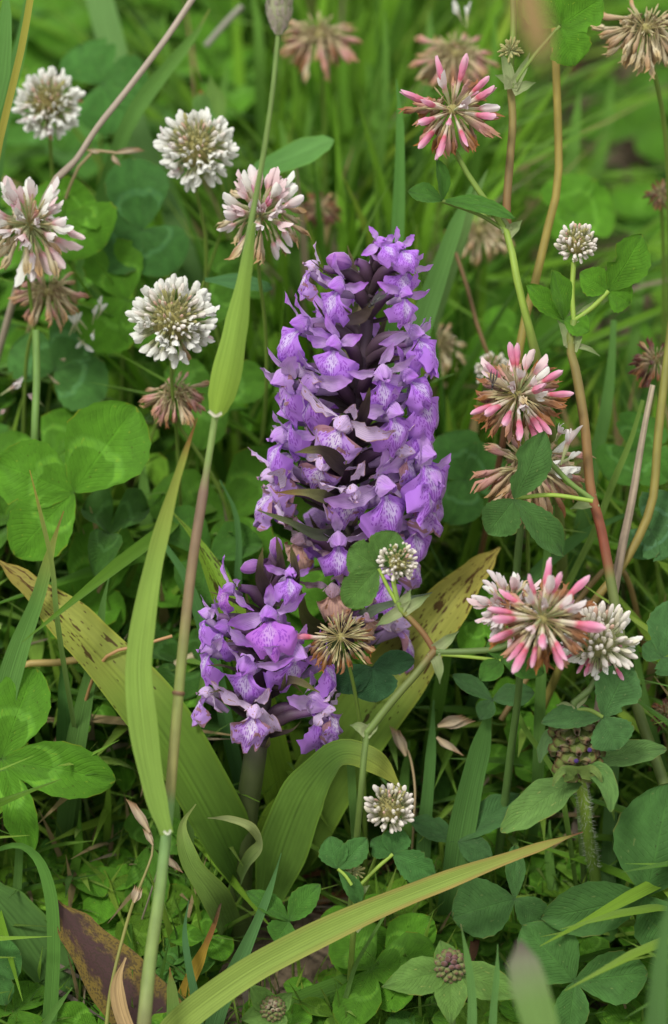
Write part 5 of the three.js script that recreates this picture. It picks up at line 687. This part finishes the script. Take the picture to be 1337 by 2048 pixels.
stalk({ pts: [[485, 12], [450, 48], [412, 92]], d: 0.13, w: 13, foot: false, col: [0.27, 0.27, 0.22], label: 'blurred grey straw end near the top, right of the pointed bright blade', name: 'dry_straw', category: 'straw' });
stalk({ pts: [[1306, 770], [1288, 860], [1268, 980], [1246, 1090], [1226, 1200], [1210, 1320], [1195, 1440]], d: 0.012, r: [[0, 12], [0.3, 18], [1, 24]], col: [[0, [0.42, 0.36, 0.26]], [0.3, [0.34, 0.27, 0.20]], [1, [0.25, 0.20, 0.17]]], mat: M.dry, label: 'broken dry grey stalk standing at the right', lump: 0.2 });
stalk({ pts: [[1108, -30], [1112, 120], [1117, 260], [1116, 372], [1098, 450], [1072, 560], [1048, 650], [1030, 760]], d: 0.022, r: [[0, 16], [0.5, 18], [0.52, 13], [1, 13]], col: [[0, [0.34, 0.27, 0.05]], [0.45, [0.30, 0.25, 0.05]], [0.52, [0.16, 0.06, 0.04]], [0.58, [0.20, 0.11, 0.04]], [1, [0.17, 0.08, 0.04]]], label: 'slender stem, yellow above and brown below its red joint, at the upper right', category: 'grass stalk', name: 'grass_stalk' });
stalk({ pts: [[1345, 640], [1330, 760], [1316, 880], [1306, 1000], [1285, 1060], [1240, 1140], [1180, 1215]], d: 0.014, r: [[0, 18], [0.5, 18], [1, 16]], col: [[0, [0.24, 0.25, 0.05]], [0.42, [0.28, 0.22, 0.05]], [0.52, [0.16, 0.03, 0.03]], [0.57, [0.28, 0.25, 0.06]], [1, [0.26, 0.22, 0.06]]], label: 'jointed yellowish stem with a dark red knot at the right edge', category: 'grass stalk', name: 'grass_stalk' });
stalk({ pts: [[912, 505], [935, 575], [955, 650], [980, 720]], d: 0.06, r: [[0, 8], [1, 14]], col: [[0, [0.20, 0.12, 0.05]], [0.7, [0.28, 0.16, 0.04]], [1, [0.45, 0.24, 0.03]]], label: 'thin brown stem turning orange, between the orchid and the pink clover', category: 'grass stalk', name: 'grass_stalk' });
stalk({ pts: [[72, 660], [74, 760], [70, 880]], d: 0.03, w: 16, col: [0.15, 0.29, 0.06], label: 'upright green stem at the left below the pink and white clover', category: 'stem', name: 'green_stalk', mat: M.stem });
stalk({ pts: [[1002, 1440], [1090, 1300], [1150, 1210], [1230, 1130]], d: 0.03, w: 12, col: C.stembrown, label: 'thin brown stem slanting behind the two clover heads at the right', category: 'stem', name: 'brown_stalk' });
stalk({ pts: [[210, 1310], [120, 1325], [40, 1335]], d: 0.02, w: 15, col: [0.42, 0.32, 0.10], label: 'yellow straw lying behind the spotted orchid leaf', name: 'dry_straw', category: 'straw' });
stalk({ pts: [[345, 1272], [285, 1290], [215, 1312]], d: 0.004, w: 7, col: [0.42, 0.24, 0.10], label: 'thin orange straw crossing the upper edge of the spotted orchid leaf', name: 'dry_straw', category: 'straw' });
stalk({ pts: [[388, 1312], [340, 1335], [300, 1350]], d: 0.03, w: 18, col: [0.42, 0.36, 0.22], label: 'pale dry straw behind the jointed stalk', name: 'dry_straw', category: 'straw' });
stalk({ pts: [[225, 1626], [180, 1655], [150, 1680]], d: 0.035, w: 10, col: [0.34, 0.25, 0.2], label: 'short dark straw in the shade at the lower left', name: 'dry_straw', category: 'straw' });
function spikelet(x, y, tx, ty, d, w, root) { const gs = []; for (let k = 0; k < 5; k++) { const o = (k - 2) * w * 0.16, p = pts2([[x, y], [(x + tx) / 2 + o, (y + ty) / 2 + o * 0.5], [tx + o * 1.3, ty + o * 0.6]], d - 0.0006 * (k % 3)); gs.push(ribbon(p, { w: [[0, w * 0.2 * UNIT], [0.45, w * 0.5 * UNIT], [1, w * 0.05 * UNIT]], n: LOOK, fold: 0.9, nv: 6, nu: 2, col: [[0, [0.46, 0.36, 0.22]], [0.6, [0.50, 0.42, 0.30]], [1, [0.34, 0.20, 0.10]]] })); } return part('seed', mergeGeometries(gs), M.dry, root); }
{ const o = stalk({ pts: [[272, 1615], [300, 1660], [306, 1700], [290, 1750], [268, 1802], [245, 1880], [222, 1980], [212, 2070]], d: -0.012, r: [[0, 4], [0.5, 7], [1, 12]], col: [[0, [0.30, 0.24, 0.15]], [0.3, [0.26, 0.26, 0.07]], [1, [0.25, 0.30, 0.06]]], label: 'thin yellow stem carrying a few dry seeds left of the jointed stalk foot', category: 'grass stalk', name: 'grass_stalk' });
  spikelet(300, 1665, 262, 1602, -0.013, 22, o); spikelet(268, 1805, 278, 1774, -0.013, 18, o); spikelet(306, 1690, 292, 1660, -0.013, 14, o); }
{ const o = stalk({ pts: [[352, 1740], [340, 1716], [336, 1700]], d: 0.0, w: 4, col: C.dry, label: 'dry seed hanging right of the jointed stalk near the bottom', category: 'seed', name: 'grass_seed' }); spikelet(334, 1712, 358, 1742, -0.001, 20, o); }
{ const o = stalk({ pts: [[795, 1480], [815, 1500], [830, 1570], [828, 1640]], d: 0.02, w: 5, col: C.straw, label: 'dry grass stem with pale seeds right of the folded orchid leaf', category: 'grass stalk', name: 'grass_stalk' }); spikelet(812, 1512, 790, 1456, 0.02, 24, o); spikelet(876, 1452, 938, 1436, 0.02, 30, o); spikelet(874, 1474, 916, 1506, 0.02, 28, o); }
{ const o = stalk({ pts: [[280, 300], [230, 306], [190, 300], [160, 330]], d: 0.05, w: 6, col: C.straw, label: 'dry seeded grass tip between the round white clover and the straw', category: 'grass stalk', name: 'grass_stalk' }); spikelet(228, 306, 284, 298, 0.05, 16, o); spikelet(226, 310, 236, 330, 0.05, 14, o); spikelet(200, 304, 178, 302, 0.05, 14, o); }

// ---------------------------------------------------------------- other leaves
function loneLeaf(name, pts, w, d, opts, label, category) { const p = pts2(pts, d), b = p[0].clone(); const foot = footed([p[1].clone(), p[0].clone()]); b.copy(foot[foot.length - 1]); b.y = 0; const o = thing(name, b, label, category); const g = ribbon(p, { w: w.map(([t, x]) => [t, x * UNIT]), nv: 26, nu: 8, vlen: 0.05, ...opts }); part('blade', g, opts.mat ?? M.orchidPlain, o); if (!opts.flat) part('stalk', tube(foot.slice(1), { r: 3.5 * UNIT, nv: 8, seg: 6, col: () => C.stemgreen }), M.stem, o); return o; }
loneLeaf('plantain_leaf', [[478, 362], [540, 335], [600, 310], [668, 280]], [[0, 12], [0.3, 50], [0.7, 66], [0.93, 40], [1, 4]], 0.05, { n: V3(-0.2, 0.8, 0.55), col: [[0, [0.10, 0.26, 0.06]], [1, [0.13, 0.31, 0.08]]], fold: 0.25 }, 'smooth oval light green leaf left of the tall blade, above the pinkish clover', 'leaf');
loneLeaf('plantain_leaf', [[425, 290], [415, 250], [405, 215], [402, 180]], [[0, 10], [0.4, 48], [0.8, 42], [1, 5]], 0.085, { n: V3(0, 0.4, 0.9), col: [[0, [0.09, 0.23, 0.06]], [0.9, [0.14, 0.29, 0.07]], [1, [0.4, 0.12, 0.05]]], fold: 0.2 }, 'small upright leaf with a reddish tip just above the round white clover', 'leaf');
loneLeaf('plantain_leaf', [[410, 560], [450, 562], [500, 568], [546, 578]], [[0, 10], [0.5, 40], [0.9, 26], [1, 4]], 0.03, { n: V3(0, 0.85, 0.5), col: [0.075, 0.20, 0.07], fold: 0.2 }, 'narrow dark leaf crossing between the two stems left of the orchid', 'leaf');
loneLeaf('plantain_leaf', [[440, 260], [430, 205], [424, 175], [420, 150]], [[0, 10], [0.5, 50], [1, 5]], 0.10, { n: V3(0.2, 0.4, 0.9), col: [0.15, 0.28, 0.06], fold: 0.2 }, 'pale round leaf tip near the pointed bright blade at the top', 'leaf');
loneLeaf('dead_leaf', [[340, 2075], [270, 2010], [205, 1930], [150, 1860], [112, 1800]], [[0, 150], [0.4, 135], [0.8, 80], [1, 8]], -0.002, { n: V3(0.25, 0.8, 0.55), col: [0.62, 0.62, 0.62], mat: M.rot, fold: 0.35, flat: true, vlen: 0.04 }, 'large rotting leaf, dark purple brown with yellowish rim, at the bottom left', 'dead leaf');
loneLeaf('dead_leaf', [[262, 2075], [240, 2010], [236, 1960], [252, 1915]], [[0, 30], [0.5, 30], [1, 4]], -0.014, { n: LOOK, col: [0.42, 0.30, 0.14], mat: M.dry, fold: 0.5, flat: true }, 'pale dry leaf scrap in front of the rotting brown leaf', 'dead leaf');
loneLeaf('orchid_leaf', [[130, 1990], [90, 1920], [40, 1850], [-20, 1780]], [[0, 70], [0.4, 110], [0.8, 90], [1, 50]], 0.008, { n: V3(0.2, 0.85, 0.5), col: [0.085, 0.19, 0.045], fold: 0.35, flat: true }, 'broad shaded leaf with pale rim running out of the lower left edge', 'leaf');
loneLeaf('blade_of_grass', [[1095, 140], [1072, 60], [1055, -20], [1100, -200], [1300, -340]], [[0, 3], [0.15, 32], [1, 34]], -0.30, { n: LOOK, col: [0.30, 0.20, 0.08], mat: M.dry, flat: true }, 'very blurred brownish blade tip hanging in at the top right', 'grass blade');

// ---------------------------------------------------------------- the selfheal with its stacked seed head
{
  const d = -0.012, head = pts2([[1150, 1440], [1152, 1490], [1156, 1540]], d), st = footed(pts2([[1153, 1450], [1158, 1545], [1168, 1600, d + 0.004], [1178, 1680, d + 0.014], [1192, 1760, d + 0.024]], d)), base = st[st.length - 1].clone(); base.y = 0;
  const o = thing('selfheal_plant', base, 'hairy selfheal plant with a stacked brown green seed head and paired leaves', 'wildflower');
  part('stem', tube(st, { r: [[0, 10 * UNIT], [0.3, 11.5 * UNIT], [1, 13 * UNIT]], nv: 26, seg: 6, col: [[0, C.lime], [1, [0.15, 0.28, 0.06]]] }), M.stem, o);
  const hd = sub('seed_head', o, head[1]), off = o.position.clone().add(hd.position);
  for (let tier = 0; tier < 6; tier++) {
    const c = A(1150 + tier * 1.5, 1432 + tier * 21, d), r = (tier === 0 ? 30 : 50 - Math.abs(tier - 3) * 2) * UNIT;
    for (let k = 0; k < 7; k++) {
      const a = k / 7 * 6.283 + tier * 0.45, dir = V3(Math.sin(a), 0, Math.cos(a));
      const g = ribbon([c.clone().addScaledVector(dir, r * 0.35), c.clone().addScaledVector(dir, r * 0.85).add(V3(0, 1 * UNIT, 0)), c.clone().addScaledVector(dir, r * 1.2).add(V3(0, 4 * UNIT, 0))], { w: [[0, 16 * UNIT], [0.5, 36 * UNIT], [0.85, 30 * UNIT], [1, 6 * UNIT]], n: V3(0, 1, 0), fold: 0.35, nv: 7, nu: 6, ruffle: 0.4, seed: tier * 9 + k, col: (t, s) => mixc([0.25, 0.32, 0.09], [0.12, 0.04, 0.025], Math.max(smooth(0.72, 1, t), smooth(0.82, 1, Math.abs(s)))) });
      g.translate(-off.x, -off.y, -off.z); hd.add(mesh('bract', g, M.grass));
      const q = spindle([[0, 0.20, [0.24, 0.30, 0.09]], [0.4, 0.30, [0.25, 0.27, 0.09]], [0.85, 0.27, [0.22, 0.17, 0.07]], [1, 0.14, [0.11, 0.04, 0.03]]], { seg: 6, lump: 0.4, seed: k + tier }), m = mesh('calyx', q, M.floret);
      const a2 = a + 0.45, d2 = V3(Math.sin(a2), 0.35, Math.cos(a2)).normalize(); m.quaternion.setFromUnitVectors(V3(0, 1, 0), d2); m.scale.setScalar(30 * UNIT * (tier === 0 ? 0.6 : 1)); m.position.copy(c).addScaledVector(d2, r * 0.35).add(V3(0, 4 * UNIT, 0)).sub(off); hd.add(m);
    }
  }
  for (const [px, py] of [[1180, 1500], [1153, 1522]]) { const g = new THREE.SphereGeometry(5 * UNIT, 8, 6); g.setAttribute('color', new THREE.Float32BufferAttribute(new Array(g.attributes.position.count).fill([0.06, 0.02, 0.16]).flat(), 3)); const p = A(px, py, d - 44 * UNIT); g.translate(p.x - off.x, p.y - off.y, p.z - off.z); const m = mesh('petal_rest', g, M.floret); hd.add(m); }
  const lf = (pts, w, n, col, bend = 0.2) => part('leaf', ribbon(pts2(pts, d), { w: w.map(([t, x]) => [t, x * UNIT]), n, fold: bend, nv: 24, nu: 8, col: col, vlen: curveOf(pts2(pts, d)).getLength(), ruffle: 0.12, seed: w.length }), M.leaf, o);
  const lw = (k) => [[0, 18], [0.15, 40], [0.45, k], [0.75, k * 0.8], [0.94, k * 0.35], [1, 4]];
  lf([[1160, 1562], [1120, 1578, d - 0.004], [1060, 1618, d - 0.008], [1002, 1664, d - 0.008]], lw(76), V3(-0.2, 0.7, 0.7), [[0, [0.14, 0.27, 0.07]], [1, [0.16, 0.31, 0.07]]]);
  lf([[1172, 1545], [1200, 1548, d - 0.006], [1218, 1580, d - 0.009], [1222, 1624, d - 0.010]], lw(46), V3(0.3, 0.5, 0.8), [0.14, 0.28, 0.07]);
  lf([[1185, 1520], [1240, 1508, d + 0.004], [1290, 1502, d + 0.005], [1334, 1498, d + 0.006]], lw(56), V3(0.1, 0.8, 0.6), [0.13, 0.26, 0.07]);
  lf([[1128, 1500], [1105, 1470, d + 0.004], [1086, 1500, d + 0.004], [1080, 1526, d + 0.003]], lw(30), V3(-0.3, 0.6, 0.7), [0.11, 0.22, 0.07]);
  lf([[1150, 1552, d - 0.006], [1130, 1540, d - 0.008], [1116, 1552, d - 0.009], [1106, 1572, d - 0.009]], lw(16), V3(-0.3, 0.6, 0.7), [0.19, 0.30, 0.07]);
  lf([[1160, 1550, d - 0.006], [1182, 1538, d - 0.008], [1196, 1548, d - 0.009], [1204, 1564, d - 0.009]], lw(16), V3(0.3, 0.6, 0.7), [0.20, 0.30, 0.07]);
  const hairs = []; for (let i = 0; i < 700; i++) { const t = R() ** 1.3, p = curveOf(st).getPointAt(t * 0.5 + 0.06), a = rr(0, 6.28), s = V3(Math.cos(a), rr(-0.4, 0.5), Math.sin(a)).normalize(); p.addScaledVector(s, 10 * UNIT); hairs.push(ribbon([p, p.clone().addScaledVector(s, 3.5 * UNIT), p.clone().addScaledVector(s, rr(5, 11) * UNIT)], { w: [[0, 0.8 * UNIT], [1, 0.2 * UNIT]], n: LOOK, nv: 2, nu: 1, col: () => [0.5, 0.56, 0.42] })); }
  part('hair', mergeGeometries(hairs), M.floret, o).userData.kind = 'stuff';
}
function buddingPlant(x, y, d, leaves, r, label, tip) { // a green bud cupped by paired leaves
  const c = A(x, y, d), st = footed(pts2([[x, y], [x + 2, y + 60], [x + 4, y + 130]], d)), base = st[st.length - 1].clone(); base.y = 0;
  const o = thing('budding_plant', base, label, 'wildflower');
  part('stem', tube(st, { r: 7 * UNIT, nv: 12, col: () => [0.14, 0.27, 0.06] }), M.stem, o);
  const hd = sub('bud', o, c);
  for (let i = 0; i < 46; i++) { const th = Math.acos(mix(0.98, -0.4, i / 46)), ph = i * 2.4, ax = toward(0.55), e1 = V3(1, 0, 0), e2 = ax.clone().cross(e1).normalize(), dir = ax.clone().multiplyScalar(Math.cos(th)).addScaledVector(e1, Math.sin(th) * Math.cos(ph)).addScaledVector(e2, Math.sin(th) * Math.sin(ph)).normalize(); const g = spindle([[0, 0.16, [0.14, 0.22, 0.05]], [0.4, 0.30, i < 7 ? tip : [0.22, 0.30, 0.08]], [0.75, 0.26, i < 7 ? tip : [0.20, 0.22, 0.07]], [0.95, 0.12, [0.14, 0.07, 0.04]], [1, 0.01, [0.14, 0.06, 0.04]]], { seg: 6, flat: 1.2 }); const m = mesh('scale', g, M.floret); m.quaternion.setFromUnitVectors(V3(0, 1, 0), dir); m.position.copy(dir).multiplyScalar(r * UNIT * 0.5); m.scale.setScalar(r * UNIT * 0.55); hd.add(m); }
  for (const [tx, ty, w] of leaves) part('leaf', leaflet(c.clone().add(V3(0, -0.001, 0)), onPlane(tx, ty, c, V3(0, 0.8, 0.6)), w * UNIT * 1.15, V3(0, 0.8, 0.6), { shape: 'lance', col: [0.15, 0.29, 0.06], curl: 0.06, nv: 20, seed: Math.floor(R() * 999) }), M.leaf, o);
}
buddingPlant(902, 1932, -0.014, [[762, 1975, 66], [902, 2052, 56], [1052, 1998, 62], [880, 1880, 44], [956, 1950, 12], [846, 1944, 12]], 34, 'budding plant with a round green bud, pinkish in its middle, and paired oval leaves', [0.24, 0.12, 0.12]);
buddingPlant(546, 2018, -0.012, [[500, 1968, 40], [585, 1985, 36], [560, 2075, 40], [480, 2040, 36]], 26, 'small bud with spread leaves at the bottom, under the yellow edged blade', [0.45, 0.40, 0.26]);

// ---------------------------------------------------------------- fallen petals, blossoms and insects
function petals(x, y, d, list, label) { const c = A(x, y, d), o = thing('fallen_blossom', c, label, 'blossom'); for (const [dx, dy, l, a, kind] of list) { const m = mesh('petal', floretPool[kind][Math.floor(R() * 4)], M.floret); m.position.copy(A(x + dx, y + dy, d)).sub(c); m.scale.setScalar(l * UNIT); m.rotation.set(rr(-0.4, 0.4), rr(0, 6), a); o.add(m); } return o; }
petals(175, 655, 0.05, [[-36, 16, 52, -1.0, 'white'], [-26, 10, 56, -0.4, 'white'], [-12, 14, 52, 0.6, 'white'], [0, 4, 54, -0.9, 'white'], [10, -6, 50, 0.3, 'white'], [18, -16, 46, -0.6, 'white'], [28, -26, 44, 0.1, 'white'], [-6, 24, 46, 2.6, 'white'], [-20, 20, 46, 2.2, 'white'], [14, 4, 46, 1.8, 'white']], 'cluster of loose white florets resting on a leaf left of the large pure white clover');
petals(88, 812, 0.045, [[0, 0, 66, -0.75, 'palepink']], 'single fallen pinkish floret at the left between stems and the large leaf');
petals(120, 718, 0.05, [[0, 0, 50, 2.5, 'cream'], [-24, 30, 44, 2.3, 'cream']], 'fallen yellowish florets below the withered tan head at the left');
petals(928, 52, 0.075, [[0, 0, 66, -0.4, 'white'], [6, 4, 58, -0.1, 'white']], 'lone white floret standing above the withered brown pink head at the top');
petals(1122, 930, -0.006, [[0, 0, 92, -0.55, 'whitepink'], [-10, -48, 86, -0.35, 'whitepink'], [-4, 0, 60, -1.5, 'white']], 'three large white florets right of the tan and pink withered head');
petals(2, 790, 0.05, [[0, 0, 60, 1.0, 'whitepink'], [4, 40, 50, 0.6, 'palepink']], 'fallen pale florets at the left edge below the withered tan head');
petals(480, 650, 0.045, [[0, 0, 46, 0.2, 'white']], 'tiny white petal left of the orchid beside a bent stem');
function insect(name, x, y, d, ang, len, label, slim) {
  const c = A(x, y, d), o = thing(name, c, label, 'insect'); const dir = A(x + Math.cos(ang) * 10, y - Math.sin(ang) * 10, d).sub(c).normalize(), u = len * UNIT;
  const blob = (nm, p0, p1, r0) => part(nm, tube([p0, p0.clone().lerp(p1, 0.5), p1], { r: [[0, r0 * 0.4], [0.35, r0], [0.8, r0 * 0.8], [1, r0 * 0.1]], nv: 8, seg: 7, col: () => [0.012, 0.012, 0.014] }), M.insect, o);
  const at = (k, s = 0, h = 0) => c.clone().addScaledVector(dir, k * u).add(V3(s * u, h * u, s * 0.2 * u)).addScaledVector(LOOK, h * u);
  blob('abdomen', at(0.0), at(0.75), u * 0.10 * slim); blob('thorax', at(-0.24), at(0.06), u * 0.12 * slim); blob('head', at(-0.40), at(-0.22), u * 0.08 * slim);
  for (const s of [-1, 1]) part('wing', ribbon([at(-0.1, s * 0.05, 0.06), at(0.4, s * 0.18, 0.08), at(0.85, s * 0.16, 0.06)], { w: [[0, u * 0.05 * slim], [0.6, u * 0.2 * slim], [1, u * 0.04 * slim]], n: LOOK, nv: 6, nu: 2, col: () => [0.06, 0.06, 0.06] }), M.wing, o);
  for (let k = 0; k < 6; k++) { const s = k % 2 ? 1 : -1, b = -0.2 + 0.12 * Math.floor(k / 2); part('leg', tube([at(b, 0), at(b - 0.05, s * 0.2, 0.06), at(b - 0.1 + 0.1 * Math.floor(k / 2), s * 0.36, -0.08)], { r: u * 0.014, nv: 6, seg: 4, col: () => [0.012, 0.01, 0.01] }), M.insect, o); }
}
insect('fly', 748, 606, -0.026, 0.72, 34, 'small black fly sitting on a dark stalk near the top of the tall orchid', 1);
insect('mosquito', 986, 768, -0.020, 1.45, 32, 'tiny grey gnat on the left petals of the bright pink clover', 0.6);

scene.updateMatrixWorld(true);
renderer.render(scene, camera);
